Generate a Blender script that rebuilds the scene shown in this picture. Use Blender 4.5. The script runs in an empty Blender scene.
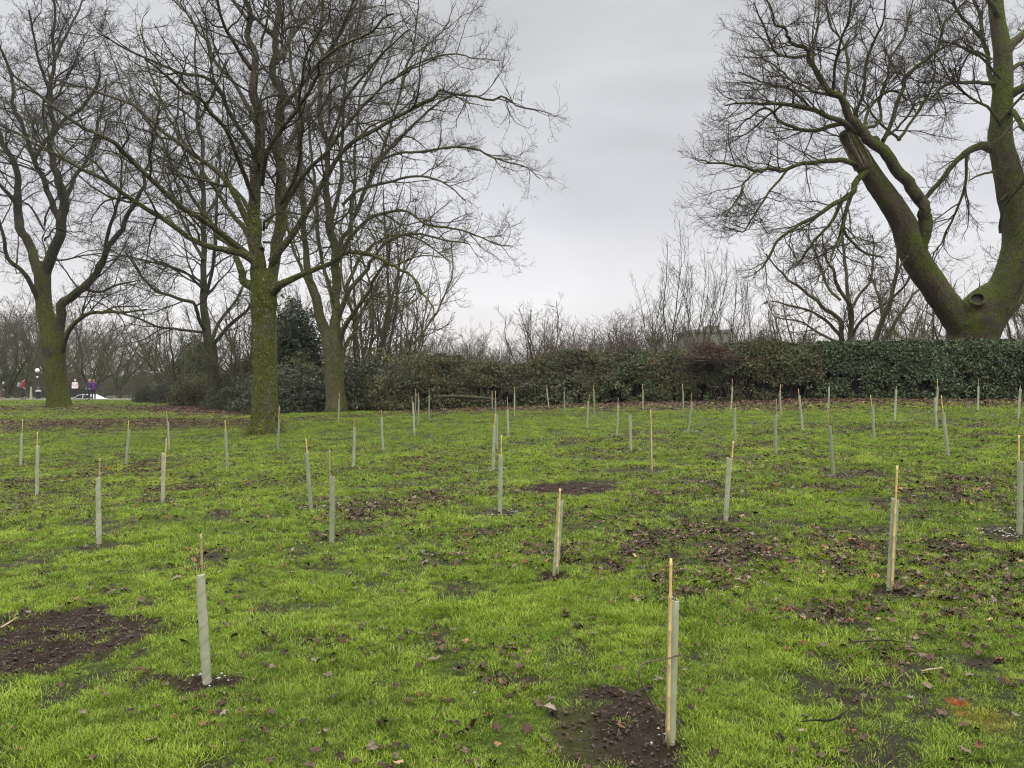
import bpy, math, random
import numpy as np
from math import radians as R, sin, cos, pi

# ------------------------------------------------------------------ camera, sky, sun, exposure
SC = bpy.context.scene
COL = SC.collection
F = 769.0; HOR = 380.0; CAMZ = 1.55
cam_d = bpy.data.cameras.new("camera")
cam = bpy.data.objects.new("camera", cam_d); COL.objects.link(cam)
cam_d.sensor_width = 36.0
cam_d.lens = 36.0 * F / 1024.0
cam_d.clip_start = 0.05; cam_d.clip_end = 3000
cam.location = (0, 0, CAMZ)
cam.rotation_euler = (R(90) - math.atan(4 / F), 0, 0)
SC.camera = cam
SC.view_settings.view_transform = 'Standard'
SC.view_settings.look = 'None'
SC.view_settings.gamma = 1.0
SC.view_settings.use_curve_mapping = False
SC.view_settings.exposure = 0.0
SC.cycles.use_denoising = True; SC.cycles.denoising_input_passes = 'RGB_ALBEDO_NORMAL'; SC.cycles.denoising_prefilter = 'NONE'
SC.cycles.pixel_filter_type = 'BLACKMAN_HARRIS'; SC.cycles.filter_width = 1.15

W = bpy.data.worlds.new("World"); SC.world = W; W.use_nodes = True
SUN_EL, SUN_ROT = R(38), R(150)
def build_world():
    nt = W.node_tree; N = nt.nodes; L = nt.links; N.clear()
    out = N.new('ShaderNodeOutputWorld'); bg = N.new('ShaderNodeBackground')
    bg.inputs['Strength'].default_value = 0.1
    L.new(bg.outputs[0], out.inputs[0])
    sky = N.new('ShaderNodeTexSky'); sky.sky_type = 'NISHITA'; sky.sun_disc = False
    sky.sun_elevation = SUN_EL; sky.sun_rotation = SUN_ROT
    sky.air_density = 1.0; sky.dust_density = 3.0
    tc = N.new('ShaderNodeTexCoord'); sep = N.new('ShaderNodeSeparateXYZ')
    L.new(tc.outputs['Generated'], sep.inputs[0])
    # overcast layer: brighter towards the zenith as an overcast sky is
    mp = N.new('ShaderNodeMapping'); mp.inputs['Scale'].default_value = (1.0, 1.0, 3.2)
    L.new(tc.outputs['Generated'], mp.inputs[0])
    n1 = N.new('ShaderNodeTexNoise'); n1.inputs['Scale'].default_value = 1.7
    n1.inputs['Detail'].default_value = 5; n1.inputs['Roughness'].default_value = 0.42
    n1.inputs['Distortion'].default_value = 0.35
    L.new(mp.outputs[0], n1.inputs['Vector'])
    cr = N.new('ShaderNodeMapRange'); cr.inputs[1].default_value = 0.36; cr.inputs[2].default_value = 0.64
    cr.inputs[3].default_value = 0.80; cr.inputs[4].default_value = 1.20
    L.new(n1.outputs['Fac'], cr.inputs[0])
    gr = N.new('ShaderNodeValToRGB'); e = gr.color_ramp.elements
    e[0].position = 0.0; e[0].color = (0.290, 0.276, 0.268, 1)
    e[1].position = 1.0; e[1].color = (1.7, 1.7, 1.7, 1)
    for p, c in ((0.045, (.292, .280, .276)), (0.10, (.262, .256, .260)), (0.2, (.220, .221, .232)),
                 (0.33, (.216, .218, .228)), (0.46, (.232, .235, .243)), (0.58, (.78, .78, .79)), (0.75, (1.4, 1.4, 1.4))):
        q = e.new(p); q.color = (*c, 1)
    L.new(sep.outputs['Z'], gr.inputs[0])
    mul = N.new('ShaderNodeVectorMath'); mul.operation = 'SCALE'
    L.new(gr.outputs[0], mul.inputs[0]); L.new(cr.outputs[0], mul.inputs['Scale'])
    mul2 = N.new('ShaderNodeVectorMath'); mul2.operation = 'SCALE'; mul2.inputs['Scale'].default_value = 30.2
    L.new(mul.outputs[0], mul2.inputs[0])
    mix = N.new('ShaderNodeMix'); mix.data_type = 'RGBA'; mix.inputs[0].default_value = 0.96
    L.new(sky.outputs[0], mix.inputs[6]); L.new(mul2.outputs[0], mix.inputs[7])
    L.new(mix.outputs[2], bg.inputs[0])
build_world()
sun_d = bpy.data.lights.new("sun", 'SUN'); sun_d.energy = 1.4; sun_d.angle = R(35); sun_d.color = (1, .97, .93)
sun = bpy.data.objects.new("sun", sun_d); COL.objects.link(sun)
# same direction as the sky's sun (rotation measured clockwise from +Y)
sdir = (sin(SUN_ROT) * cos(SUN_EL), cos(SUN_ROT) * cos(SUN_EL), sin(SUN_EL))
from mathutils import Vector, Matrix
sun.rotation_euler = Vector(sdir).to_track_quat('Z', 'Y').to_euler()

# ------------------------------------------------------------------ numeric helpers
rng = np.random.default_rng(7)
def _h(ix, iy, iz, seed):
    n = (ix * 374761393 + iy * 668265263 + iz * 2147483647 + seed * 974634777) & 0xffffffff
    n = ((n ^ (n >> 13)) * 1274126177) & 0xffffffff
    return ((n ^ (n >> 16)) & 0xffff) / 65535.0
def vnoise(p, seed=0):
    p = np.asarray(p, float)
    if p.shape[-1] == 2: p = np.concatenate([p, np.zeros(p.shape[:-1] + (1,))], -1)
    i = np.floor(p).astype(np.int64); f = p - i; f = f * f * (3 - 2 * f)
    r = 0
    for dx in (0, 1):
        for dy in (0, 1):
            for dz in (0, 1):
                w = (f[..., 0] if dx else 1 - f[..., 0]) * (f[..., 1] if dy else 1 - f[..., 1]) * (f[..., 2] if dz else 1 - f[..., 2])
                r = r + w * _h(i[..., 0] + dx, i[..., 1] + dy, i[..., 2] + dz, seed)
    return r * 2 - 1
def fnoise(p, seed=0, octv=4, gain=0.5):
    p = np.asarray(p, float); a = 1; s = 0; t = 0
    for o in range(octv):
        s = s + a * vnoise(p * (2.03 ** o) + 17.3 * o, seed + o); t += a; a *= gain
    return s / t
def S(a, lo, hi):
    t = np.clip((np.asarray(a, float) - lo) / (hi - lo), 0, 1); return t * t * (3 - 2 * t)
def norm(v): return v / (np.linalg.norm(v, axis=-1, keepdims=True) + 1e-12)

def ground(x, y):
    x = np.asarray(x, float); y = np.asarray(y, float)
    g = 1 - np.exp(-np.clip(y - 2.6, 0, None) / 4.6)
    z = g * (0.34 + 0.045 * np.clip(x, -7.5, 11)) + 0.16 * S(y, 15, 28) * S(x, -12, -6) * (1 - S(x, 4, 9) * .8)
    far = S(y, 35, 50); z = z * (1 - far) + far * 0.03
    z = z - 1.5 * S(y, 60, 84) - 0.8 * S(y, 90, 300)
    z = z * S(y, -1, 1.8)
    return z
def hit(px, py):
    """where the sight line through a pixel of the photograph meets the ground"""
    kx = (px - 512) / F; kz = -(py - HOR) / F
    a = 1.5
    while a < 90 and CAMZ + kz * a > ground(kx * a, a): a += 0.05
    return kx * a, a, float(ground(kx * a, a))
def P3(px, py, Y): return np.array([(px - 512) * Y / F, Y, CAMZ - (py - HOR) * Y / F])

# ------------------------------------------------------------------ object helpers
def tag(o, label=None, cat=None, group=None, kind=None):
    if label: o['label'] = label
    if cat: o['category'] = cat
    if group: o['group'] = group
    if kind: o['kind'] = kind
    return o
def link(name, me, parent=None, loc=None):
    o = bpy.data.objects.new(name, me); COL.objects.link(o)
    if parent is not None: o.parent = parent
    if loc is not None: o.location = loc
    return o
def empty(name, loc, rz=0.0):
    o = bpy.data.objects.new(name, None); COL.objects.link(o)
    o.location = loc; o.rotation_euler = (0, 0, rz); o.empty_display_size = 0.2
    return o
def np_mesh(name, V, faces, mat=None, smooth=True, attr=None, mats=None, mi=None):
    """faces: list of (m,k) int arrays"""
    me = bpy.data.meshes.new(name)
    V = np.asarray(V, np.float32)
    me.vertices.add(len(V)); me.vertices.foreach_set('co', V.ravel())
    faces = [np.asarray(f, np.int32) for f in faces if len(f)]
    tot = np.concatenate([np.full(len(f), f.shape[1], np.int32) for f in faces])
    idx = np.concatenate([f.ravel() for f in faces])
    st = np.concatenate([[0], np.cumsum(tot)[:-1]]).astype(np.int32)
    me.loops.add(len(idx)); me.loops.foreach_set('vertex_index', idx)
    me.polygons.add(len(tot)); me.polygons.foreach_set('loop_start', st); me.polygons.foreach_set('loop_total', tot)
    me.polygons.foreach_set('use_smooth', np.full(len(tot), smooth))
    if attr:
        for k, a in attr.items():
            if a.ndim == 1:
                at = me.attributes.new(k, 'FLOAT', 'POINT'); at.data.foreach_set('value', a.astype(np.float32))
            else:
                at = me.attributes.new(k, 'FLOAT_COLOR', 'POINT')
                c = np.ones((len(a), 4), np.float32); c[:, :3] = a[:, :3]; at.data.foreach_set('color', c.ravel())
    if mats:
        for m in mats: me.materials.append(m)
        me.polygons.foreach_set('material_index', np.asarray(mi, np.int32))
    elif mat: me.materials.append(mat)
    me.update(calc_edges=True)
    return me

class TB:
    """collects tubes; build() makes one mesh"""
    def __init__(s): s.V = []; s.Fq = []; s.n = 0
    def add(s, P, Rr, k=3, rough=0.0, cap=False, freq=3.0):
        P = np.asarray(P, float); Rr = np.asarray(Rr, float)
        if P.ndim == 2: P = P[None]; Rr = Rr[None]
        N, M = P.shape[:2]
        T = np.empty_like(P); T[:, 1:-1] = P[:, 2:] - P[:, :-2]; T[:, 0] = P[:, 1] - P[:, 0]; T[:, -1] = P[:, -1] - P[:, -2]
        T = norm(T); mean = norm(P[:, -1] - P[:, 0] + 1e-6)
        ref = np.where(np.abs(mean[:, 2:3]) > 0.8, np.array([[0.1, 1.0, 0.05]]), np.array([[0.03, 0.07, 1.0]]))
        U = norm(np.cross(T, ref[:, None, :])); Vv = np.cross(T, U)
        a = np.arange(k) * 2 * pi / k
        rad = U[:, :, None, :] * np.cos(a)[None, None, :, None] + Vv[:, :, None, :] * np.sin(a)[None, None, :, None]
        rr = np.broadcast_to(Rr[:, :, None], (N, M, k)).copy()
        if rough:
            q = P[:, :, None, :] * np.array([1, 1, .45]) * freq + rad * 3.4
            rr *= 1 + rough * fnoise(q, 5, 4, .6)
        X = P[:, :, None, :] + rad * rr[..., None]
        base = s.n + (np.arange(N) * M * k)[:, None, None] + (np.arange(M - 1) * k)[None, :, None] + np.arange(k)[None, None, :]
        nx = s.n + (np.arange(N) * M * k)[:, None, None] + (np.arange(M - 1) * k)[None, :, None] + ((np.arange(k) + 1) % k)[None, None, :]
        s.Fq.append(np.stack([base, nx, nx + k, base + k], -1).reshape(-1, 4))
        s.V.append(X.reshape(-1, 3)); s.n += N * M * k
        if cap:
            for b in range(N):
                for j, rev in ((0, True), (M - 1, False)):
                    o = s.n; c = P[b, j]
                    s.V.append(c[None]); s.n += 1
                    ring = (o - N * M * k if N == 1 and j == 0 else 0)
                # simple fans for N == 1
            if N == 1:
                o0 = s.n - 2 - M * k
                i = np.arange(k); i2 = (i + 1) % k
                s.Fq.append(np.stack([o0 + i2, o0 + i, np.full(k, s.n - 2), np.full(k, s.n - 2)], -1)[:, :3])
                s.Fq.append(np.stack([o0 + (M - 1) * k + i, o0 + (M - 1) * k + i2, np.full(k, s.n - 1)], -1))
        return s
    def mesh(s, name, mat, off=None):
        V = np.concatenate(s.V)
        if off is not None: V = V - np.asarray(off)
        q = [f for f in s.Fq if f.shape[1] == 4]; t = [f for f in s.Fq if f.shape[1] == 3]
        fs = ([np.concatenate(q)] if q else []) + ([np.concatenate(t)] if t else [])
        return np_mesh(name, V, fs, mat)

def box_np(parts, name, mat, smooth=False):
    """parts: (cx,cy,cz,sx,sy,sz[,rotz]) boxes"""
    V = []; Fc = []
    for p in parts:
        cx, cy, cz, sx, sy, sz = p[:6]; rz = p[6] if len(p) > 6 else 0
        o = len(V)
        for dz in (-.5, .5):
            for dx, dy in ((-.5, -.5), (.5, -.5), (.5, .5), (-.5, .5)):
                x, y = dx * sx, dy * sy
                V.append((cx + x * cos(rz) - y * sin(rz), cy + x * sin(rz) + y * cos(rz), cz + dz * sz))
        Fc += [(o, o + 3, o + 2, o + 1), (o + 4, o + 5, o + 6, o + 7)] + [(o + i, o + (i + 1) % 4, o + 4 + (i + 1) % 4, o + 4 + i) for i in range(4)]
    return np_mesh(name, np.array(V), [np.array(Fc)], mat, smooth)
def lathe(prof, k, name, mat, smooth=True):
    V = []; n = len(prof)
    for r, z in prof:
        for i in range(k): V.append((r * cos(2 * pi * i / k), r * sin(2 * pi * i / k), z))
    Fc = [(j * k + i, j * k + (i + 1) % k, (j + 1) * k + (i + 1) % k, (j + 1) * k + i) for j in range(n - 1) for i in range(k)]
    return np_mesh(name, np.array(V), [np.array(Fc)], mat, smooth)

# ------------------------------------------------------------------ materials
def mat_new(name):
    m = bpy.data.materials.new(name); m.use_nodes = True
    nt = m.node_tree; b = nt.nodes['Principled BSDF']
    return m, nt, nt.nodes, nt.links, b
def noise(N, L, scale, detail=5, rough=.6, vec=None, dist=0):
    n = N.new('ShaderNodeTexNoise'); n.inputs['Scale'].default_value = scale
    n.inputs['Detail'].default_value = detail; n.inputs['Roughness'].default_value = rough
    n.inputs['Distortion'].default_value = dist
    if vec is not None: L.new(vec, n.inputs['Vector'])
    return n.outputs['Fac']
def ramp(N, L, fac, stops):
    r = N.new('ShaderNodeValToRGB'); e = r.color_ramp.elements
    e[0].position, e[0].color = stops[0][0], (*stops[0][1], 1)
    e[1].position, e[1].color = stops[-1][0], (*stops[-1][1], 1)
    for p, c in stops[1:-1]:
        q = e.new(p); q.color = (*c, 1)
    L.new(fac, r.inputs[0]); return r.outputs[0]
def mixc(N, L, fac, a, b):
    m = N.new('ShaderNodeMix'); m.data_type = 'RGBA'
    for i, v in ((0, fac), (6, a), (7, b)):
        if isinstance(v, (int, float)): m.inputs[i].default_value = v
        elif isinstance(v, tuple): m.inputs[i].default_value = (*v, 1)
        else: L.new(v, m.inputs[i])
    return m.outputs[2]
def maprange(N, L, v, a, b, c=0., d=1.):
    m = N.new('ShaderNodeMapRange'); L.new(v, m.inputs[0])
    for i, x in enumerate((a, b, c, d)): m.inputs[i + 1].default_value = x
    return m.outputs[0]
def math_(N, L, op, a, b=None):
    m = N.new('ShaderNodeMath'); m.operation = op
    for i, v in enumerate((a, b)):
        if v is None: continue
        if isinstance(v, (int, float)): m.inputs[i].default_value = v
        else: L.new(v, m.inputs[i])
    return m.outputs[0]
def bump(N, L, b, h, strength, dist=0.02):
    n = N.new('ShaderNodeBump'); n.inputs['Strength'].default_value = strength; n.inputs['Distance'].default_value = dist
    L.new(h, n.inputs['Height']); L.new(n.outputs[0], b.inputs['Normal'])
def pos(N): return N.new('ShaderNodeNewGeometry').outputs['Position']

def m_simple(name, col, rough=.6, metal=0., var=.25, scale=6., bumps=0.):
    m, nt, N, L, b = mat_new(name)
    tc = N.new('ShaderNodeTexCoord')
    n = noise(N, L, scale, 4, .6, tc.outputs['Object'])
    lo = tuple(c * (1 - var) for c in col); hi = tuple(min(1, c * (1 + var)) for c in col)
    L.new(ramp(N, L, n, [(.3, lo), (.7, hi)]), b.inputs['Base Color'])
    b.inputs['Roughness'].default_value = rough; b.inputs['Metallic'].default_value = metal
    if bumps: bump(N, L, b, n, bumps)
    return m

def m_bark(name, bark, moss, mossamt, zlo, zhi, lichen=0., scale=1.0, bs=.8):
    """bark with moss that thins out between the heights zlo and zhi"""
    m, nt, N, L, b = mat_new(name)
    ps = pos(N)
    mp = N.new('ShaderNodeMapping'); mp.inputs['Scale'].default_value = (1, 1, .35); L.new(ps, mp.inputs[0])
    fine = noise(N, L, 22 * scale, 6, .7, mp.outputs[0]); big = noise(N, L, 1.3 * scale, 5, .7, ps)
    dk = tuple(c * .28 for c in bark)
    c = ramp(N, L, fine, [(.32, dk), (.52, tuple(x * .75 for x in bark)), (.70, tuple(min(1, x * 1.35) for x in bark))])
    c = mixc(N, L, maprange(N, L, noise(N, L, 3.3 * scale, 5, .7, mp.outputs[0]), .42, .62, 0, .6), c, tuple(x * .3 for x in bark))
    sp = N.new('ShaderNodeSeparateXYZ'); L.new(ps, sp.inputs[0])
    hgt = maprange(N, L, sp.outputs['Z'], zlo, zhi, mossamt, mossamt * .12)
    mid = noise(N, L, 7 * scale, 5, .7, ps)
    f = math_(N, L, 'ADD', math_(N, L, 'MULTIPLY', big, .55), math_(N, L, 'MULTIPLY', mid, .45))
    f = math_(N, L, 'ADD', math_(N, L, 'MULTIPLY', math_(N, L, 'SUBTRACT', f, .5), 2.8), hgt)
    nz = N.new('ShaderNodeSeparateXYZ'); L.new(N.new('ShaderNodeNewGeometry').outputs['Normal'], nz.inputs[0])
    f = math_(N, L, 'ADD', f, math_(N, L, 'MULTIPLY', nz.outputs['Z'], .38))      # moss sits on the upper sides
    f = maprange(N, L, f, .44, .56)
    mc = ramp(N, L, noise(N, L, 14 * scale, 4, .6, ps), [(.34, tuple(x * .25 for x in moss)), (.52, tuple(x * .8 for x in moss)), (.7, tuple(x * 1.25 for x in moss))])
    c = mixc(N, L, f, c, mc)
    if lichen:
        l1 = maprange(N, L, noise(N, L, 16 * scale, 4, .7, ps), .58, .66)
        l2 = maprange(N, L, noise(N, L, 3.1, 3, .6, ps), .5 - lichen * .12, .62 - lichen * .12)
        c = mixc(N, L, math_(N, L, 'MULTIPLY', math_(N, L, 'MULTIPLY', l1, l2), .8), c, (.33, .36, .28))
    L.new(c, b.inputs['Base Color']); b.inputs['Roughness'].default_value = .9
    b.inputs['Specular IOR Level'].default_value = .2
    bump(N, L, b, math_(N, L, 'ADD', fine, math_(N, L, 'MULTIPLY', mid, .8)), bs, .06)
    return m

M = {}
M['bark_b'] = m_bark('bark_mossy', (.115, .095, .060), (.085, .094, .012), .62, 4.0, 9, lichen=.8, bs=1.2)
M['bark_c'] = m_bark('bark_grey_green', (.125, .115, .070), (.080, .082, .022), .56, 5.0, 14, lichen=.0)
M['bark_a'] = m_bark('bark_left', (.060, .052, .036), (.070, .074, .010), .66, 3.5, 13)
M['bark_d'] = m_bark('bark_dark', (.075, .068, .048), (.05, .06, .015), .5, 4, 12)
M['bark_e'] = m_bark('bark_willow', (.105, .080, .052), (.080, .100, .011), .52, 14, 30, bs=1.4)
M['twig_b'] = m_bark('twigs_green', (.085, .070, .050), (.070, .075, .024), .55, 5, 13)
M['twig_a'] = m_bark('twigs_brown', (.080, .066, .050), (.060, .064, .024), .45, 4, 12)
M['twig_c'] = m_bark('twigs_pale', (.130, .108, .074), (.095, .092, .036), .5, 4, 12)
M['twig_e'] = m_bark('twigs_willow', (.095, .072, .048), (.07, .068, .024), .4, 4, 14)
M['twig_far'] = m_bark('twigs_far', (.110, .095, .060), (.085, .09, .032), .55, 2, 9)
M['twig_red'] = m_bark('twigs_reddish', (.12, .075, .06), (.07, .06, .03), .3, 1, 6)
M['wood_split'] = m_simple('split_wood', (.125, .092, .062), .85, var=.6, scale=14, bumps=.8)

def m_leaf(name, cols, rough=.38, trans=.2, spec=.26):
    m, nt, N, L, b = mat_new(name)
    at = N.new('ShaderNodeAttribute'); at.attribute_name = 'rnd'
    n = noise(N, L, 1.1, 3, .6, pos(N))
    f = math_(N, L, 'ADD', math_(N, L, 'MULTIPLY', at.outputs['Fac'], .65), math_(N, L, 'MULTIPLY', n, .35))
    st = [(i / (len(cols) - 1) * .7 + .15, c) for i, c in enumerate(cols)]
    c = ramp(N, L, f, st)
    L.new(c, b.inputs['Base Color']); b.inputs['Roughness'].default_value = rough
    b.inputs['Specular IOR Level'].default_value = spec
    tr = N.new('ShaderNodeBsdfTranslucent'); L.new(c, tr.inputs[0])
    mx = N.new('ShaderNodeMixShader'); mx.inputs[0].default_value = trans
    L.new(b.outputs[0], mx.inputs[1]); L.new(tr.outputs[0], mx.inputs[2])
    L.new(mx.outputs[0], nt.nodes['Material Output'].inputs[0])
    return m
M['leaf_laurel'] = m_leaf('laurel_leaves', [(.012, .024, .007), (.025, .050, .012), (.042, .075, .018), (.10, .13, .04)], .28, .12, .42)
M['leaf_rhodo'] = m_leaf('rhododendron_leaves', [(.018, .024, .011), (.032, .042, .018), (.055, .060, .026), (.12, .12, .06)], .35, .12)
M['leaf_bramble'] = m_leaf('bramble_leaves', [(.040, .026, .015), (.065, .045, .020), (.060, .085, .024), (.12, .135, .045), (.17, .085, .045)], .5)
M['leaf_rust'] = m_leaf('rusty_leaves', [(.07, .03, .018), (.11, .045, .025), (.10, .07, .035)], .6)
M['leaf_holly'] = m_leaf('holly_leaves', [(.010, .020, .006), (.022, .042, .011), (.038, .064, .018)], .4)
M['core'] = m_simple('hedge_dark_core', (.010, .009, .006), .95, var=.5, scale=5, bumps=.9)  # near-black light-blocking core, stands in for shade deep in the foliage
M['stem'] = m_simple('hedge_stems', (.085, .066, .045), .85, var=.35, scale=8)

# ------------------------------------------------------------------ masks on the lawn (soil, leaf litter), in world metres
def blob(px, py, rx, ry, w=1., seed=1):
    x, y, _ = hit(px, py); return (x, y, rx, ry, w, seed)
SOIL = [blob(52, 640, .80, .52), blob(635, 738, .20, .36, .95), blob(578, 742, .16, .34, .55), blob(600, 694, .12, .06), blob(570, 489, .62, .50, 1.0),
        blob(640, 471, .55, .25, .55), blob(205, 687, .17, .10), blob(180, 684, .16, .04, .8), blob(555, 578, .16, .12), blob(890, 594, .16, .14, .9),
        blob(726, 522, .14, .16, .9), blob(331, 543, .1, .1, .6), blob(1018, 536, .3, .25, .6), blob(500, 515, .16, .12, .7),
        blob(100, 548, .22, .25, .5), blob(36, 494, .3, .3, .4), blob(700, 655, .2, .1, .35), blob(890, 640, .3, .1, .4),
        blob(820, 700, .25, .08, .45), blob(160, 503, .2, .2, .5)]
LEAFZ = [blob(760, 545, 1.6, .75, 1.0), blob(900, 560, 1.3, .9, 1.0), blob(985, 590, .8, .8, .9), blob(650, 560, .9, .9, .9), blob(820, 615, .9, .4, .8), blob(700, 600, .6, .4, .6),
         blob(700, 535, 1.1, 1.1, .7), blob(960, 500, 1.6, 1.6, .45), blob(370, 515, .8, 1.2, .75), blob(430, 500, .5, .6, .6), blob(590, 520, .6, .6, .6), blob(340, 535, .4, .4, .6),
         blob(30, 482, .7, .8, .8), blob(210, 490, 1.0, 1.0, .6), blob(120, 468, 1.6, 1.8, .4), blob(780, 470, 1.8, 1.8, .35),
         blob(650, 500, .7, .5, .4), blob(850, 650, .5, .18, .5), blob(100, 425, 11, 5, 1.9), blob(230, 415, 4.5, 4.5, 1.0), blob(60, 408, 14, 5, 1.3),
         blob(480, 412, 4, 2.0, .9), blob(620, 411, 4, 1.6, .8)]
def bmask(B, x, y, edge=.35, seed=3, fr=2.2):
    r = np.zeros_like(x); p = np.stack([x, y], -1)
    nz = fnoise(p * fr, seed, 4, .6)
    for cx, cy, rx, ry, w, s in B:
        d = np.sqrt(((x - cx) / rx) ** 2 + ((y - cy) / ry) ** 2)
        r = np.maximum(r, w * S(1 - d + nz * .55, -.12, edge))
    return r
def soil_m(x, y):
    return bmask(SOIL, x, y, .25, 3, 4.5)
HEDGE_A = (-5.0, 31.2); HEDGE_B = (34.0, 23.0)      # foot of the hedge line, left end and right end
def hedge_y(x): return HEDGE_A[1] + (x - HEDGE_A[0]) / (HEDGE_B[0] - HEDGE_A[0]) * (HEDGE_B[1] - HEDGE_A[1])
def band_m(x, y):
    d = hedge_y(x) - y
    n = fnoise(np.stack([x, y], -1) * .9, 9)
    wd = 3.6 + 4.6 * S(x, 0, 8); a = S((d + n * .8) / wd, 1.1, .8) * S(d, -2, -1) * S(x, -6, -3.5) * (.45 + .55 * S(d / wd + n * .5, .95, .3))
    # leaf litter in front of the shrubs on the left
    yy = 33.0 + (-(x) - 4) * .45
    dl = yy - y
    b = S(dl + n * 1.2, 2.3, 1.2) * S(dl, -14, -8) * S(-x, 5.5, 8) * S(x, -21, -18)
    return np.maximum(a, b)
def leaf_m(x, y):
    base = .16 + .10 * S(y, 6, 9) + .30 * S(fnoise(np.stack([x, y], -1) * .8, 21), -.1, .5)
    z = bmask(LEAFZ, x, y, .8, 13, 1.3)
    cl = S(fnoise(np.stack([x, y], -1) * 3.2, 31), -.35, .45)
    fg = 1 - .55 * S(-y, -6.2, -4.6) * S(-x, -1.6, -.4)
    return np.clip((base * fg + z * .72) * (.40 + .72 * cl), 0, 1.6)
def wear_m(x, y):
    """thin, muddy turf"""
    n = fnoise(np.stack([x, y], -1) * 2.6, 41, 4, .65)
    return np.clip(S(n, .06, .40) * .80 + .75 * leaf_m(x, y) * S(n, -.35, .2), 0, 1)
def relief(x, y):
    p = np.stack([x, y], -1)
    z = .018 * fnoise(p * .7, 51) + .007 * fnoise(p * 5, 55, 3) * S(40 - y, 0, 20)
    s = soil_m(x, y)
    z = z + s * (.008 + .042 * fnoise(p * 13, 61, 3, .6) + .012 * fnoise(p * 34, 67, 2)) * S(20 - y, 0, 5)
    return z
def gz(x, y):
    x = np.atleast_1d(np.asarray(x, float)); y = np.atleast_1d(np.asarray(y, float))
    return ground(x, y) + relief(x, y)

# ------------------------------------------------------------------ ground sheet
def paint_nodes(N, L, col, ps):
    """sprayed marker paint on the turf: a red dash and small orange dots"""
    for (px, py), r, c, st in (((958, 706), .055, (.62, .035, .04), .95), ((963, 716), .03, (.6, .07, .05), .6), ((1008, 684), .04, (.40, .04, .04), .6), ((985, 722), .15, (.34, .13, .04), .4),
                           ((95, 471), .06, (.8, .13, .04), 1.), ((109, 469), .13, (.8, .16, .05), .9)):
        x, y, z = hit(px, py)
        d = N.new('ShaderNodeVectorMath'); d.operation = 'DISTANCE'; d.inputs[1].default_value = (x, y, z); L.new(ps, d.inputs[0])
        nn = noise(N, L, 28, 3, .6, ps)
        a = math_(N, L, 'ADD', d.outputs['Value'], math_(N, L, 'MULTIPLY', nn, r * .9))
        f = maprange(N, L, a, r * 1.5, r * .6, 0, st * .6)
        col = mixc(N, L, f, col, c)
    return col
def build_ground():
    def axis(lo, hi, d0, g, dense_lo, dense_hi):
        a = list(np.arange(dense_lo, dense_hi, d0)); d = d0; v = a[-1]
        while v < hi: d *= g; v += d; a.append(v)
        d = d0; v = dense_lo; pre = []
        while v > lo: d *= g; v -= d; pre.append(v)
        return np.array(pre[::-1] + a)
    xs = axis(-380, 380, .04, 1.045, -4.2, 4.2); ys = axis(-40, 440, .035, 1.03, 2.2, 7.2)
    X, Y = np.meshgrid(xs, ys); x = X.ravel(); y = Y.ravel()
    Z = gz(x, y)
    nx, ny = len(xs), len(ys)
    i = (np.arange(ny - 1)[:, None] * nx + np.arange(nx - 1)[None]).ravel()
    Fc = np.stack([i, i + 1, i + nx + 1, i + nx], -1)
    m, nt, N, L, b = mat_new('turf_soil')
    ps = pos(N)
    def A(n):
        a = N.new('ShaderNodeAttribute'); a.attribute_name = n; return a.outputs['Fac']
    fine = noise(N, L, 55, 6, .8, ps); mid = noise(N, L, 4, 5, .65, ps)
    soil = ramp(N, L, noise(N, L, 18, 6, .75, ps), [(.28, (.018, .011, .008)), (.5, (.040, .024, .016)), (.66, (.066, .043, .030)), (.8, (.14, .10, .07))])
    turf = ramp(N, L, fine, [(.32, (.014, .014, .007)), (.5, (.050, .070, .010)), (.68, (.120, .175, .016))])
    turf = mixc(N, L, maprange(N, L, mid, .35, .65, 0, .5), turf, (.10, .155, .022))
    thin = ramp(N, L, fine, [(.32, (.016, .012, .009)), (.52, (.045, .036, .026)), (.7, (.085, .075, .045))])
    c = mixc(N, L, A('wear'), turf, thin)
    c = mixc(N, L, A('soil'), c, soil)
    lit = ramp(N, L, noise(N, L, 16, 5, .75, ps), [(.3, (.022, .013, .010)), (.5, (.075, .042, .030)), (.68, (.16, .095, .065))])
    c = mixc(N, L, A('litter'), c, lit)
    sp = N.new('ShaderNodeSeparateXYZ'); L.new(ps, sp.inputs[0])
    c = mixc(N, L, maprange(N, L, sp.outputs['Y'], 88, 96), c, (.045, .042, .022))
    c = paint_nodes(N, L, c, ps)
    L.new(c, b.inputs['Base Color']); b.inputs['Roughness'].default_value = .8
    b.inputs['Specular IOR Level'].default_value = .12
    bump(N, L, b, fine, 1.0, .05)
    far = S(y, 58, 70)
    at = {'soil': soil_m(x, y), 'wear': wear_m(x, y) * S(60 - y, 0, 20), 'litter': np.clip(np.maximum(band_m(x, y), .8 * S(leaf_m(x, y), .35, 1.0) * S(y, 18, 28)), 0, 1)}
    me = np_mesh('ground', np.stack([x, y, Z], -1), [Fc], m, True, at)
    tag(link('ground', me), kind='structure')
build_ground()

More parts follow.
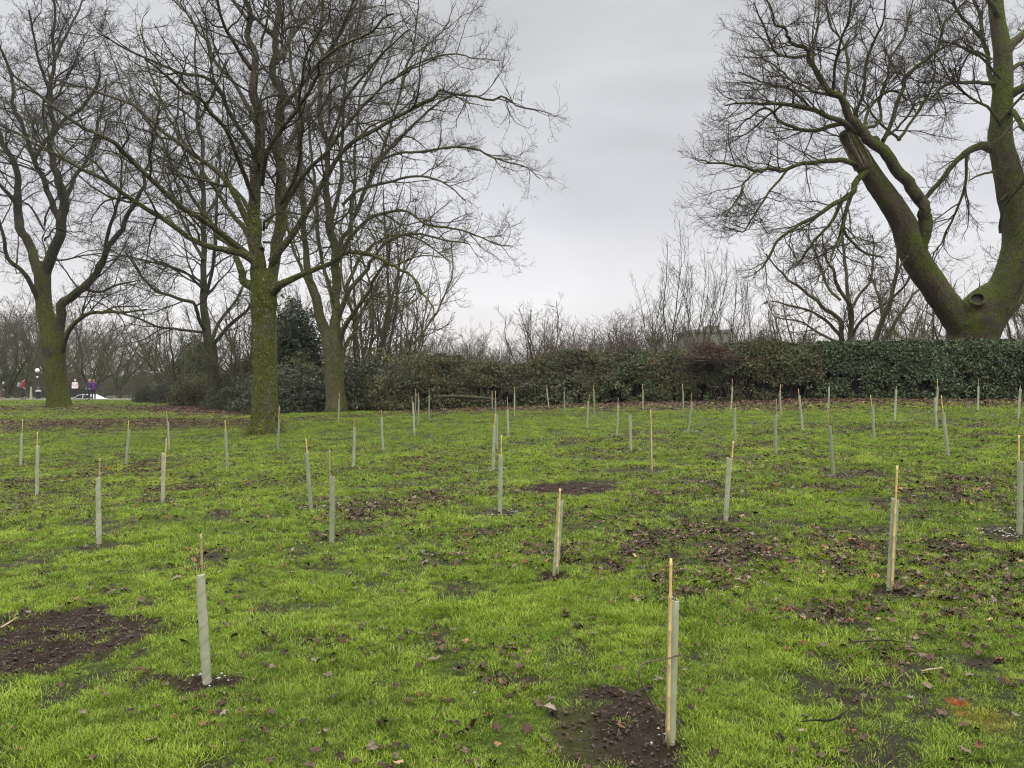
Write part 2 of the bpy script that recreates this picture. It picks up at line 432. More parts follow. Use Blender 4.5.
# path along the crest, pale tarmac with a kerb edge, and the drive beyond
def strip(name, y0, y1, x0, x1, lift, mat):
    xs = np.linspace(x0, x1, 80); V = []; 
    for x in xs:
        for y in (y0 - .35 * S(x, -40, -20), (y0 + y1) / 2, y1):
            V.append((x, y, float(ground(x, y)) + lift))
    n = len(xs); Fc = [(3 * i + j, 3 * i + 3 + j, 3 * i + 4 + j, 3 * i + 1 + j) for i in range(n - 1) for j in (0, 1)]
    return tag(link(name, np_mesh(name, np.array(V), [np.array(Fc)], mat)), kind='structure')
M['tarmac'] = m_simple('pale_tarmac', (.20, .205, .17), 1., var=.2, scale=2); M['tarmac'].node_tree.nodes['Principled BSDF'].inputs['Specular IOR Level'].default_value = .0
strip('path', 58.2, 61.6, -70, -14, .05, M['tarmac'])
strip('road', 78, 88, -120, 10, .06, M['tarmac'])

# ------------------------------------------------------------------ tree growth
def spline(pts, n):
    pts = np.asarray(pts, float)
    if len(pts) == 2: pts = np.array([pts[0], (pts[0] + pts[1]) / 2, pts[1]])
    q = np.concatenate([[2 * pts[0] - pts[1]], pts, [2 * pts[-1] - pts[-2]]])
    seg = len(pts) - 1; t = np.linspace(0, seg - 1e-6, n); i = t.astype(int); f = (t - i)[:, None]
    a, b, c, d = q[i], q[i + 1], q[i + 2], q[i + 3]
    r = .5 * ((2 * b) + (c - a) * f + (2 * a - 5 * b + 4 * c - d) * f ** 2 + (3 * b - 3 * c + d - a) * f ** 3)
    return r
class Tree:
    def __init__(s, Y, seed, wig=.06):
        s.Y = Y; s.r = np.random.default_rng(seed); s.limbs = []; s.trunk = TB(); s.crown = TB(); s.wig = wig
    def limb(s, pts, dY=0., n=None, sides=8, rough=.06, spawn=True, big=False, Y0=0.):
        """pts: (px, py, r_px) along the limb; dY = how far its tip lies behind the trunk"""
        m = len(pts); W_ = []
        for k, p in enumerate(pts):
            t = k / max(1, m - 1); sr = 1. if big else (.9 if p[2] > 4.2 else .74)
            Y = s.Y + Y0 + dY * t ** 1.1
            v = P3(p[0], p[1], Y); W_.append((*v, p[2] * sr * s.Y / F))
        n = n or max(6, m * 4)
        q = spline(W_, n); Pp = q[:, :3]; rr = np.clip(q[:, 3], .004, None)
        if not big:
            L_ = np.linalg.norm(Pp[-1] - Pp[0])
            Pp = Pp + np.stack([fnoise(np.stack([np.arange(n) * .45 + s.r.random() * 90, np.full(n, a * 7.7)], -1), 3, 3) for a in range(3)], -1) * L_ * s.wig * .35 * np.linspace(0, 1, n)[:, None] ** .5
        s.trunk.add(Pp, rr, sides if not big else 28, rough if not big else rough * 1.6)
        if spawn: s.limbs.append((Pp, rr))
        return Pp, rr
    def free(s, start, d, length, rad, up=.05, n=14, wig=.16):
        P_, R_ = grow(np.array([start]), np.array([d]), np.array([length]), np.array([rad]), n, wig, up, s.r, .25)
        s.trunk.add(P_, R_, 6, .05); s.limbs.append((P_[0], R_[0]))
    def levels(s, specs, tmin=.22, first_len=None):
        """specs: per level dict(per_m, len, ang, seg, wig, up, sides)"""
        par = s.limbs; n_last = 0
        PL = [(p, r) for p, r in par]
        # first level from limbs of unequal resolution
        sp = specs[0]; st, dr, ln, rd = [], [], [], []
        for Pp, rr in PL:
            seg = np.linalg.norm(np.diff(Pp, axis=0), axis=1); cum = np.concatenate([[0], np.cumsum(seg)]); Lt = cum[-1]
            k = max(2, int(round(Lt * sp['per_m'] * (1 - tmin))))
            t = (tmin + (1 - tmin) * (np.arange(k) + s.r.random(k)) / k) * Lt
            side = 1
            for tt in t:
                j = min(len(seg) - 1, int(np.searchsorted(cum, tt) - 1)); f = (tt - cum[j]) / (seg[j] + 1e-9)
                if rr[j] > sp.get('maxr', .35): continue
                p = Pp[j] * (1 - f) + Pp[j + 1] * f; T = norm(Pp[j + 1] - Pp[j]); side = -side
                st.append(p); dr.append(branch_dir(T[None], sp['ang'], s.r, side, sp.get('flat', .5))[0])
                u = 1 - tt / Lt
                base = sp['len'] * (.45 + .75 * u ** .7) * s.r.uniform(.6, 1.25)
                ln.append(min(base, .3 + .55 * Lt)); rd.append(min(rr[j] * .62, .007 + .0105 * ln[-1]))
        Pc, Rc = grow(np.array(st), np.array(dr), np.array(ln), np.array(rd), sp['seg'], sp['wig'], sp['up'], s.r, .3)
        s.crown.add(Pc, Rc, sp['sides']); L_ = np.array(ln)
        tot = len(L_)
        for sp in specs[1:]:
            exp = L_ * sp['per_m'] ; k = np.floor(exp + s.r.random(len(exp))).astype(int); k = np.clip(k, 1, 40)
            idx = np.repeat(np.arange(len(L_)), k); m = len(idx)
            t = s.r.uniform(sp.get('t0', .12), 1, m); M_ = Pc.shape[1]
            x = t * (M_ - 1); j = np.minimum(x.astype(int), M_ - 2); f = (x - j)[:, None]
            p = Pc[idx, j] * (1 - f) + Pc[idx, j + 1] * f; T = norm(Pc[idx, j + 1] - Pc[idx, j])
            d = branch_dir(T, sp['ang'], s.r, None, sp.get('flat', .5))
            l = np.minimum(sp['len'] * s.r.uniform(.45, 1.25, m) * (1.15 - .6 * t), .12 + .75 * L_[idx])
            r_ = np.maximum(np.minimum(Rc[idx, j] * .7, .0025 + .009 * l), sp.get('rmin', .0022))
            Pc, Rc = grow(p, d, l, r_, sp['seg'], sp['wig'], sp['up'], s.r, .45)
            Rc = np.maximum(Rc, sp.get('rmin', .0022) * .8)
            s.crown.add(Pc, Rc, sp['sides']); L_ = l; tot += m
        return tot
    def finish(s, name, label, cat, base, mt, mc, group=None):
        e = empty(name, base); tag(e, label, cat, group)
        tr = link('trunk', s.trunk.mesh('trunk', mt, base), e)
        if s.crown.n: link('crown', s.crown.mesh('crown', mc, base), e)
        return e, tr
def branch_dir(T, ang, r, side, flat):
    n = len(T)
    up = np.array([0, 0, 1.0]); U = norm(np.cross(T, up) + r.normal(0, .15, (n, 3))); V = norm(np.cross(U, T))
    if side is None: az = np.where(r.random(n) < .5, 0, pi) + r.normal(0, 1.0, n) * (1 - flat * .5)
    else: az = np.full(n, 0 if side > 0 else pi) + r.normal(0, 1.0, n) * (1 - flat * .5)
    a = r.normal(ang, .2, n)
    return norm(T * np.cos(a)[:, None] + (U * np.cos(az)[:, None] + V * np.sin(az)[:, None]) * np.sin(a)[:, None])
def grow(st, d, ln, rd, seg, wig, up, r, tip):
    n = len(st); P_ = np.empty((n, seg + 1, 3)); P_[:, 0] = st; d = d.copy()
    zz = norm(r.normal(0, 1, (n, 3)))
    for k in range(1, seg + 1):
        d = d + r.normal(0, wig, (n, 3)) + zz * wig * (.8 if k % 2 else -.8)
        d[:, 2] += up * (k / seg)
        d = norm(d)
        P_[:, k] = P_[:, k - 1] + d * (ln / seg)[:, None]
    t = np.linspace(0, 1, seg + 1)[None]
    return P_, rd[:, None] * (1 - (1 - tip) * t)

SYC = lambda k=1.: [dict(per_m=1.9 * k, len=2.0, ang=.85, seg=9, wig=.17, up=.10, sides=5, flat=.5),
                    dict(per_m=3.2 * k, len=.85, ang=.85, seg=6, wig=.22, up=.14, sides=3, rmin=.005),
                    dict(per_m=5.0 * k, len=.36, ang=.80, seg=4, wig=.28, up=.20, sides=3, rmin=.0034),
                    dict(per_m=6.0 * k, len=.17, ang=.75, seg=2, wig=.30, up=.25, sides=3, rmin=.0026)]

def build_tree_b():
    t = Tree(20.3, 11); D = 20.3
    t.limb([(266, 438, 19), (265.5, 430, 16.2), (265, 420, 13.8), (265, 390, 12.4), (265, 350, 11.8), (264, 320, 11.8), (264, 300, 13), (264, 285, 11.6), (262, 270, 9)], n=80, rough=.13, big=True, spawn=False)
    t.limb([(263, 300, 9), (259, 270, 8.6), (256, 240, 7.4), (255, 210, 6.6), (257, 170, 6), (259, 120, 5.2), (255, 80, 4.5), (250, 40, 4), (247, 0, 3.6), (245, -50, 3), (243, -110, 2.2), (240, -170, 1)], 1.0, sides=16, rough=.10)
    t.limb([(265, 300, 8), (273, 272, 6.2), (279, 235, 6), (281, 190, 5.6), (281, 140, 5), (279, 90, 4.5), (277, 50, 4), (278, 10, 3.6), (280, -50, 3), (284, -150, 1.2)], 1.6, sides=16, rough=.10)
    for p, d in [([(258, 290, 6), (243, 279, 4.6), (240, 263, 4.2), (228, 245, 3.2), (205, 215, 2.6), (182, 180, 2.2), (162, 140, 1.8), (135, 100, 1.4), (118, 60, .9)], 2.5),
              ([(258, 272, 5.2), (250, 258, 4.6), (225, 250, 4), (200, 242, 3.4), (143, 207, 2.9), (110, 183, 2.5), (57, 157, 1.8), (0, 123, 1.2), (-40, 110, .8)], -2.5),
              ([(256, 262, 5), (230, 240, 4.2), (205, 222, 3.6), (173, 200, 3.3), (133, 163, 3), (113, 143, 2.6), (67, 117, 1.8), (10, 75, 1.1)], -4),
              ([(256, 238, 4.5), (235, 197, 3.7), (217, 173, 3.3), (167, 133, 2.6), (133, 107, 2), (83, 87, 1.5), (43, 78, .9)], .5),
              ([(256, 160, 4), (250, 145, 3.4), (233, 117, 2.9), (213, 83, 2.3), (180, 73, 1.8), (140, 57, 1.4), (100, 33, .8)], -3),
              ([(256, 120, 3.5), (235, 85, 2.6), (215, 60, 2.2), (205, 40, 1.8), (185, 12, 1.4), (160, -20, .9)], 2),
              ([(255, 200, 3.6), (240, 165, 2.8), (225, 130, 2.3), (200, 100, 1.9), (175, 85, 1.5), (145, 60, .9)], -5),
              ([(255, 225, 3), (240, 195, 2.4), (220, 185, 2.), (190, 178, 1.7), (150, 172, 1.3), (115, 175, .8)], 3.5),
              ([(252, 70, 3), (235, 45, 2.3), (222, 20, 1.9), (215, -20, 1.4), (205, -70, .8)], -3),
              ([(248, 20, 2.6), (225, -10, 2), (195, -50, 1.5), (160, -90, .8)], 1),
              ([(262, 250, 4.2), (246, 232, 3.5), (228, 205, 3.), (196, 160, 2.5), (170, 118, 2.), (150, 70, 1.5), (140, 25, 1.)], 4.5),
              ([(268, 295, 6), (277, 288, 4.8), (300, 276, 3.9), (325, 265, 3.2), (347, 254, 2.5), (370, 254, 2.1), (395, 267, 1.8), (412, 277, 1.5), (422, 297, 1.2), (440, 315, .8)], -3.5),
              ([(272, 262, 5), (290, 238, 4.2), (309, 205, 3.6), (343, 152, 2.9), (389, 123, 2.4), (423, 103, 2.1), (443, 92, 1.8), (469, 99, 1.5), (503, 100, 1.2), (523, 107, .9), (552, 113, .5)], -3),
              ([(262, 185, 3.4), (266, 163, 3), (273, 140, 2.7), (296, 113, 2.3), (316, 83, 2), (323, 60, 1.7), (366, 33, 1.3), (395, 15, .8)], -4.5),
              ([(282, 160, 3.2), (297, 128, 2.6), (318, 95, 2.2), (340, 55, 1.8), (362, 10, 1.3), (375, -30, .8)], 3),
              ([(281, 110, 3), (300, 88, 2.4), (330, 50, 1.9), (350, 15, 1.4), (365, -30, .8)], -2),
              ([(278, 60, 2.8), (300, 28, 2.2), (325, 0, 1.7), (355, -40, 1.1)], 2),
              ([(280, 215, 3.6), (300, 180, 2.8), (325, 155, 2.3), (352, 118, 1.9), (385, 85, 1.5), (410, 72, 1.1), (440, 58, .7)], -1.5),
              ([(281, 205, 3.0), (296, 175, 2.3), (303, 135, 2.), (300, 95, 1.7), (310, 50, 1.3), (330, 10, .8)], -4)]:
        t.limb(p, d)
    r = t.r
    for k in range(16):      # limbs reaching towards and away from the viewer
        h = r.uniform(4.5, 13); az = (pi / 2 if k % 2 else -pi / 2) + r.normal(0, .7)
        x = P3(262 + (14 if k % 3 else -4), 200, D)[0]
        el = r.uniform(.35, .9)
        t.free((x, D + r.uniform(0, .8), h), (cos(az) * cos(el), sin(az) * cos(el), sin(el)), r.uniform(3.5, 6) * (1.1 - h / 22), .036, .02)
    b = P3(265, 434, D); b[2] = gz(b[0], b[1])[0] - .03
    n = t.levels(SYC(1.35))
    # lumps of the root flare
    for k in range(7):
        a = k * 2 * pi / 7 + .3; 
        p0 = np.array([b[0], D, b[2] + .45]); dd = np.array([cos(a), sin(a), 0])
        pts = spline(np.array([p0 + dd * .16, p0 + dd * .34 - [0, 0, .2], p0 + dd * .5 - [0, 0, .43], p0 + dd * .66 - [0, 0, .55]]), 10)
        t.trunk.add(pts, np.linspace(.17, .05, 10), 10, .12)
    t.finish('bare_tree', 'tall leafless tree with bright moss and pale lichen flecks on its thick straight trunk', 'tree', b, M['bark_b'], M['twig_b'])
    return n
def build_tree_c():
    D = 33.; t = Tree(D, 23)
    t.limb([(337, 418, 12.5), (337, 405, 11.2), (336, 398, 10), (335, 388, 9.6), (334, 370, 9.2), (333, 352, 9.6), (332, 340, 10), (331, 330, 8)], n=40, rough=.06, big=True, spawn=False)
    for p, d, s_ in [([(330, 346, 7), (322, 320, 5.6), (316, 300, 5.2), (309, 275, 4.3), (306, 240, 3.6), (302, 200, 3.1), (298, 150, 2.7), (296, 100, 2.2), (292, 50, 1.8), (290, 0, 1.2), (288, -50, .7)], -2, 12),
              ([(334, 346, 7), (336, 312, 5.6), (337, 280, 5.2), (335, 250, 4.8), (330, 215, 4.4), (326, 170, 4), (322, 120, 3.6), (320, 70, 3), (320, 20, 2.4), (322, -50, 1.2)], 1.5, 12),
              ([(337, 345, 4.4), (347, 322, 3.2), (360, 305, 2.6), (370, 288, 2.2), (379, 270, 1.7), (392, 262, 1.1)], -3, 7),
              ([(341, 356, 2.6), (347, 343, 2.8), (355, 330, 2.4), (362, 312, 2.2), (372, 297, 2.), (384, 292, 1.2)], 1, 7),
              ([(338, 318, 4.2), (344, 303, 3.4), (350, 290, 3.2), (365, 272, 2.6), (374, 258, 2.2), (390, 240, 1.9), (415, 234, 1.5), (445, 240, 1.1), (470, 246, .7)], -2, 7),
              ([(333, 262, 3.6), (343, 240, 3.2), (353, 222, 3), (366, 187, 2.6), (386, 153, 2.3), (423, 117, 1.8), (443, 100, 1.4), (470, 92, .8)], 2, 7),
              ([(380, 160, 1.9), (400, 154, 1.8), (423, 151, 1.7), (469, 148, 1.5), (496, 160, 1.2), (523, 167, .9), (541, 178, .5)], 1.5, 6),
              ([(343, 205, 2.2), (360, 190, 2), (389, 182, 1.7), (416, 177, 1.5), (443, 182, 1.2), (466, 200, .8)], -2.5, 6),
              ([(338, 262, 3.2), (352, 236, 2.6), (373, 217, 2.1), (403, 210, 1.8), (429, 225, 1.5), (463, 230, 1.2), (489, 240, .9), (514, 247, .5)], -4, 6),
              ([(345, 290, 2.6), (358, 262, 2.2), (372, 246, 1.9), (392, 236, 1.6), (420, 240, 1.3), (450, 262, .8)], 3, 6),
              ([(352, 240, 2.4), (353, 200, 2.2), (356, 133, 1.9), (366, 83, 1.5), (396, 33, 1)], 2, 6),
              ([(378, 168, 2), (392, 120, 1.7), (406, 73, 1.4), (413, 43, 1.2), (420, 0, .8)], -1, 6),
              ([(400, 95, 1.5), (409, 60, 1.3), (433, 42, 1.1), (446, 25, .9), (456, 5, .5)], 2, 6),
              ([(390, 85, 1.5), (406, 70, 1.4), (436, 58, 1.2), (456, 55, 1), (478, 60, .8), (500, 62, .5)], -2, 6),
              ([(318, 305, 3.4), (308, 285, 2.8), (298, 260, 2.3), (288, 225, 1.9), (284, 180, 1.5), (270, 140, 1)], 3, 6),
              ([(333, 300, 3), (326, 275, 2.6), (320, 245, 2.4), (316, 200, 2.1), (310, 150, 1.8), (305, 100, 1.2)], -3, 6),
              ([(331, 225, 3), (341, 180, 2.6), (343, 130, 2.3), (346, 80, 1.9), (358, 30, 1.4), (365, -20, .9)], -3, 6),
              ([(325, 160, 2.6), (338, 120, 2.1), (352, 90, 1.8), (382, 55, 1.4), (410, 30, .9)], -4, 6),
              ([(321, 80, 2.2), (335, 45, 1.7), (352, 12, 1.3), (372, -30, .8)], 2, 6)]:
        t.limb(p, d, sides=s_)
    r = t.r
    for k in range(14):
        h = r.uniform(5, 17); az = (pi / 2 if k % 2 else -pi / 2) + r.normal(0, .8); el = r.uniform(.4, 1.)
        x = P3(330, 200, D)[0]
        t.free((x, D, h), (cos(az) * cos(el), sin(az) * cos(el), sin(el)), r.uniform(4, 7) * (1.1 - h / 30), .045, .02)
    b = P3(336, 402, D); b[2] = gz(b[0], b[1])[0] - .05
    sp = SYC(1.05); sp[0]['len'] = 2.8; sp[1]['len'] = 1.15; sp[2]['len'] = .55; sp[3]['len'] = .27
    for q, rm in zip(sp[1:], (.0065, .0048, .0036)): q['rmin'] = rm
    n = t.levels(sp)
    t.finish('bare_tree', 'leafless tree with smooth grey-green trunk forking low, its long boughs sweeping right over the lawn', 'tree', b, M['bark_c'], M['twig_c'])
    return n
def build_tree_a():
    D = 43.; t = Tree(D, 31)
    t.limb([(60, 411, 14), (59, 404, 11.5), (58, 396, 10.3), (56, 385, 9.6), (55, 360, 9.4), (53, 345, 10.5), (49, 328, 8.6), (45, 310, 7.6), (43, 290, 7.2), (43, 272, 7.6), (43, 262, 6)], n=50, rough=.06, big=True, spawn=False)
    for p, d in [([(41, 275, 6), (34, 262, 5.2), (27, 240, 4.8), (18, 216, 4.6), (17, 185, 4.2), (16, 165, 3.8), (2, 140, 3.2), (-10, 100, 2.5), (-20, 50, 1.6), (-30, 0, .9)], 2),
              ([(45, 275, 6.2), (52, 254, 5.6), (60, 236, 5.2), (65, 210, 5), (61, 188, 4.4), (52, 156, 3.8), (55, 125, 3.1), (52, 91, 2.5), (56, 39, 1.8), (57, -10, 1.1)], -3),
              ([(62, 222, 4.6), (53, 205, 4), (46, 185, 3.6), (34, 156, 3.1), (18, 112, 2.4), (13, 78, 1.8), (0, 47, 1.1)], 1),
              ([(36, 158, 2.6), (48, 140, 2.4), (62, 125, 2.3), (86, 104, 1.9), (99, 78, 1.5), (96, 52, .9)], 3),
              ([(40, 305, 3.6), (35, 292, 3.2), (24, 273, 2.8), (9, 258, 2.4), (3, 235, 2), (-6, 205, 1.2)], -3),
              ([(60, 350, 5), (60, 324, 5), (64, 303, 5), (84, 288, 4.4), (102, 267, 4), (108, 246, 3.7), (120, 230, 3.3), (135, 204, 2.6), (144, 180, 2), (150, 155, 1.5), (158, 125, .9)], -2),
              ([(105, 252, 2.6), (109, 230, 2.3), (118, 205, 1.9), (122, 175, 1.4), (120, 145, .9)], -1),
              ([(62, 352, 3.6), (71, 328, 3), (87, 315, 2.4), (105, 312, 2), (125, 312, 1.5), (146, 311, .9)], -4),
              ([(64, 205, 3), (75, 180, 2.5), (90, 155, 2.1), (100, 120, 1.6), (108, 80, 1)], 2),
              ([(18, 205, 3), (5, 190, 2.4), (-15, 170, 2), (-40, 155, 1.2)], -2),
              ([(56, 60, 2), (70, 30, 1.5), (85, 0, 1)], 2), ([(53, 100, 2.2), (40, 60, 1.6), (30, 10, 1)], -2),
              ([(84, 289, 2.2), (100, 292, 1.8), (118, 285, 1.4), (140, 280, .8)], 3)]:
        t.limb(p, d, sides=8)
    r = t.r
    for k in range(16):
        h = r.uniform(6, 18); az = (pi / 2 if k % 2 else -pi / 2) + r.normal(0, .8); el = r.uniform(.3, .9)
        t.free((P3(45, 200, D)[0], D, h), (cos(az) * cos(el), sin(az) * cos(el), sin(el)), r.uniform(4, 8), .055, .02)
    b = P3(59, 408, D); b[2] = gz(b[0], b[1])[0] - .05
    sp = SYC(.85); sp[0]['len'] = 3.6; sp[1]['len'] = 1.5; sp[2]['len'] = .75; sp[3]['len'] = .38
    for q, rm in zip(sp[1:], (.009, .0065, .005)): q['rmin'] = rm
    n = t.levels(sp)
    t.finish('bare_tree', 'large leafless tree beside the bench, trunk split into upright stems and one curving bough', 'tree', b, M['bark_a'], M['twig_a'])
    return n
def build_tree_d():
    D = 41.; t = Tree(D, 41)
    t.limb([(216, 408, 10), (215.5, 400, 7.4), (214, 388, 6), (213, 370, 5.6), (211, 350, 6), (209, 338, 5)], n=26, rough=.05, big=True, spawn=False)
    for p, d in [([(210, 350, 5), (205, 322, 4.6), (203, 280, 4.2), (205, 230, 3.7), (203, 180, 3.1), (200, 130, 2.5), (198, 80, 1.8), (196, 30, 1)], 1),
              ([(206, 330, 3), (200, 322, 2.6), (195, 305, 2.3), (175, 297, 2), (150, 287, 1.6), (125, 252, .9)], -3),
              ([(206, 333, 2.2), (185, 330, 1.8), (162, 327, 1.5), (120, 312, 1.1), (92, 300, .7)], 2),
              ([(213, 345, 2.8), (228, 327, 2.4), (243, 314, 2), (262, 293, 1.2)], -2),
              ([(212, 340, 2.6), (222, 318, 2.2), (238, 297, 1.7), (248, 270, 1)], 3),
              ([(205, 300, 2.4), (212, 270, 2.2), (216, 235, 2), (218, 190, 1.6), (222, 140, 1)], -2),
              ([(204, 260, 2.4), (190, 235, 2), (176, 205, 1.6), (165, 170, 1)], 3),
              ([(204, 220, 2.2), (222, 190, 1.7), (236, 160, 1.2), (245, 130, .8)], 2),
              ([(203, 190, 2), (188, 160, 1.6), (175, 130, 1)], -3), ([(204, 290, 2), (184, 272, 1.6), (150, 262, 1.3), (118, 255, .8)], -3),
              ([(200, 120, 1.8), (215, 90, 1.4), (228, 60, .8)], -2)]:
        t.limb(p, d, sides=8)
    r = t.r
    for k in range(10):
        h = r.uniform(5, 15); az = (pi / 2 if k % 2 else -pi / 2) + r.normal(0, .8); el = r.uniform(.3, .9)
        t.free((P3(205, 200, D)[0], D, h), (cos(az) * cos(el), sin(az) * cos(el), sin(el)), r.uniform(3, 6), .06, .02)
    b = P3(214.5, 405, D); b[2] = gz(b[0], b[1])[0] - .05
    sp = SYC(.75); sp[0]['len'] = 3.0; sp[1]['len'] = 1.4; sp[2]['len'] = .7; sp[3]['len'] = .36
    for q, rm in zip(sp[1:], (.009, .0065, .005)): q['rmin'] = rm
    n = t.levels(sp)
    t.finish('bare_tree', 'slender dark leafless tree standing among fallen leaves between the low bush and the mossy trunk', 'tree', b, M['bark_d'], M['twig_a'])
    return n
def build_tree_e():
    D = 30.; t = Tree(D, 53, wig=.08)
    t.limb([(972, 412, 34), (972, 395, 27), (972, 370, 23.5), (972, 345, 22), (973, 330, 23), (973, 318, 23), (973, 309, 17)], n=40, rough=.09, big=True, spawn=False)
    t.limb([(965, 335, 13), (955, 316, 13.5), (942, 298, 13), (926, 276, 12.6), (914, 256, 13), (907, 236, 12.2), (899, 216, 11.2), (886, 197, 10.4), (872, 177, 9.6), (860, 158, 9), (851, 143, 8.2), (845, 132, 6.8)], -1.5, n=60, rough=.09, big=True, spawn=False)
    t.limb([(982, 335, 15), (990, 314, 17), (1003, 296, 18), (1015, 272, 17.5), (1021, 245, 17), (1018, 215, 15.5), (1011, 190, 13.5), (1005, 165, 12), (1000, 140, 11), (1001, 110, 10), (1002, 80, 9), (1001, 50, 8), (996, 20, 7), (993, -15, 6.2), (990, -65, 5), (985, -130, 3), (980, -190, 1.2)], .8, n=80, rough=.08, big=True)
    t.limb([(968, 330, 18), (974, 316, 18), (984, 303, 16), (996, 292, 13)], 0, n=20, rough=.08, big=True, spawn=False, Y0=-.12)
    up = [([(918, 256, 7), (921, 244, 7), (925, 224, 7), (923, 207, 6.6), (911, 187, 6.2), (897, 170, 6), (879, 148, 5.6), (858, 128, 5.2), (840, 99, 4.2), (825, 84, 3.6), (806, 54, 2.6), (797, 44, 2.2), (783, 34, 1.8), (771, 20, 1.4), (765, -5, .9)], -2.5),
          ([(870, 140, 4.2), (858, 133, 3.8), (839, 122, 3.3), (811, 110, 2.8), (783, 105, 2.2), (762, 103, 1.7), (727, 105, .9)], -2.),
          ([(848, 128, 3.4), (839, 124, 3), (820, 130, 2.8), (806, 131, 2.5), (783, 124, 2), (764, 108, 1.6), (748, 120, 1.2), (733, 132, .7)], 1.5),
          ([(860, 166, 3.8), (849, 162, 3.4), (830, 161, 3), (811, 163, 2.6), (783, 169, 2.2), (757, 169, 1.8), (727, 165, 1.3), (694, 160, .6)], -3),
          ([(866, 172, 4.2), (855, 183, 3.9), (849, 197, 3.5), (831, 207, 2.9), (805, 222, 2.3), (782, 238, 1.8), (768, 257, 1.5), (756, 275, .8)], -1.5),
          ([(840, 204, 2.4), (831, 222, 2), (812, 243, 1.6), (798, 264, .9)], 0),
          ([(851, 194, 2.8), (843, 224, 2.2), (850, 240, 1.8), (864, 252, 1.5), (883, 258, .9)], 1),
          ([(845, 218, 2.), (836, 245, 1.5), (828, 265, 1.2), (815, 285, .7)], -2),
          ([(787, 170, 1.6), (768, 193, 1.4), (751, 219, 1.1), (744, 231, .9), (723, 228, .5)], -3),
          ([(756, 170, 1.4), (742, 186, 1.2), (735, 203, .9), (723, 213, .5)], -3),
          ([(993, 150, 5.5), (978, 146, 4.4), (959, 159, 3.8), (941, 180, 3.3), (925, 198, 3)], 0),
          ([(966, 155, 2), (964, 187, 1.8), (955, 214, 1.5), (942, 240, 1.1), (930, 262, .8)], 1),
          ([(880, 147, 3), (892, 118, 2.6), (899, 96, 2.4), (905, 78, 2.2), (918, 65, 2), (936, 47, 1.7), (946, 21, 1.3), (970, -5, .8)], -1),
          ([(842, 102, 2.4), (846, 80, 2), (847, 60, 1.8), (840, 40, 1.5), (829, 26, 1.2), (826, -5, .7)], 1),
          ([(853, 118, 2.4), (862, 95, 2.), (866, 60, 1.7), (880, 30, 1.3), (885, -10, .8)], -2),
          ([(863, 128, 2.2), (871, 104, 1.8), (892, 91, 1.5), (905, 100, .8)], 2),
          ([(826, 86, 2.4), (812, 62, 2), (815, 30, 1.6), (820, -10, .9)], 2),
          ([(806, 56, 2), (790, 58, 1.8), (774, 52, 1.5), (765, 30, 1.2), (752, 5, .7)], -2),
          ([(838, 98, 2), (815, 92, 1.7), (790, 80, 1.4), (768, 62, 1.1), (745, 50, .6)], 3),
          ([(811, 110, 1.8), (790, 90, 1.5), (765, 85, 1.2), (740, 72, .7)], -2), ([(783, 105, 1.5), (765, 118, 1.2), (745, 135, .9), (728, 138, .5)], 1),
          ([(832, 92, 2), (835, 60, 1.7), (845, 25, 1.3), (850, -15, .8)], -3), ([(862, 130, 2.2), (878, 120, 1.9), (884, 80, 1.6), (900, 40, 1.2), (912, 0, .7)], 3),
          ([(1001, 100, 6), (1015, 92, 5), (1035, 82, 4), (1070, 60, 2.5), (1100, 40, 1)], -1),
          ([(1003, 60, 6), (1013, 42, 5), (1030, 28, 4), (1060, -10, 2.5), (1090, -60, 1)], 1),
          ([(1014, 195, 7), (1035, 178, 6), (1065, 165, 4.5), (1110, 130, 3), (1140, 90, 1)], -2),
          ([(996, 96, 3.6), (988, 72, 3.2), (984, 45, 2.8), (978, 20, 2.4), (968, -15, 1.4)], 1.5),
          ([(994, 84, 2.6), (975, 83, 2.4), (950, 84, 2.), (932, 97, 1.5), (916, 110, .8)], -2),
          ([(984, 42, 2.4), (972, 30, 2), (958, 14, 1.6), (948, -10, 1)], -2), ([(990, 60, 2.), (972, 52, 1.6), (962, 66, 1.2), (956, 88, .7)], 1),
          ([(1003, 120, 4), (1012, 112, 3.6), (1020, 125, 3), (1035, 140, 2), (1045, 160, 1)], -3), ([(998, 20, 4), (985, -5, 3), (960, -40, 2), (940, -80, 1)], -2),
          ([(1018, 245, 4), (1035, 255, 3.4), (1024, 290, 2), (1015, 318, 1)], -2.5),
          ([(1006, 75, 3.4), (1020, 64, 3), (1040, 66, 2), (1060, 80, 1)], 3), ([(914, 250, 2.), (903, 262, 1.6), (893, 285, 1.1), (890, 300, .6)], -1)]
    for p, d in up:
        x0, y0 = p[0][:2]
        t.limb(p, d, sides=9, rough=.09, Y0=.45 if x0 > 970 and y0 < 200 else (-1.35 if x0 < 872 else (-1.0 if x0 < 900 else (-.65 if x0 < 930 else 0))))
    t.limb([(994, 172, 1.6), (980, 175, 1.3), (969, 181, .8)], -1, spawn=False)
    r = t.r
    for k in range(10):
        h = r.uniform(7, 15); az = (pi / 2 if k % 2 else -pi / 2) + r.normal(0, .7); el = r.uniform(.4, 1.)
        left = k % 2 == 0
        x = P3(1000, 0, D)[0] if left else P3(870 + r.uniform(-20, 20), 0, D)[0]
        if not left: h = P3(0, 150, D)[2]
        t.free((x, D - (0 if left else 1.2), h), (cos(az) * cos(el), sin(az) * cos(el), sin(el)), r.uniform(3, 5.5), .06, .03)
    b = P3(972, 400, D); b[2] = gz(b[0], b[1])[0] - .05
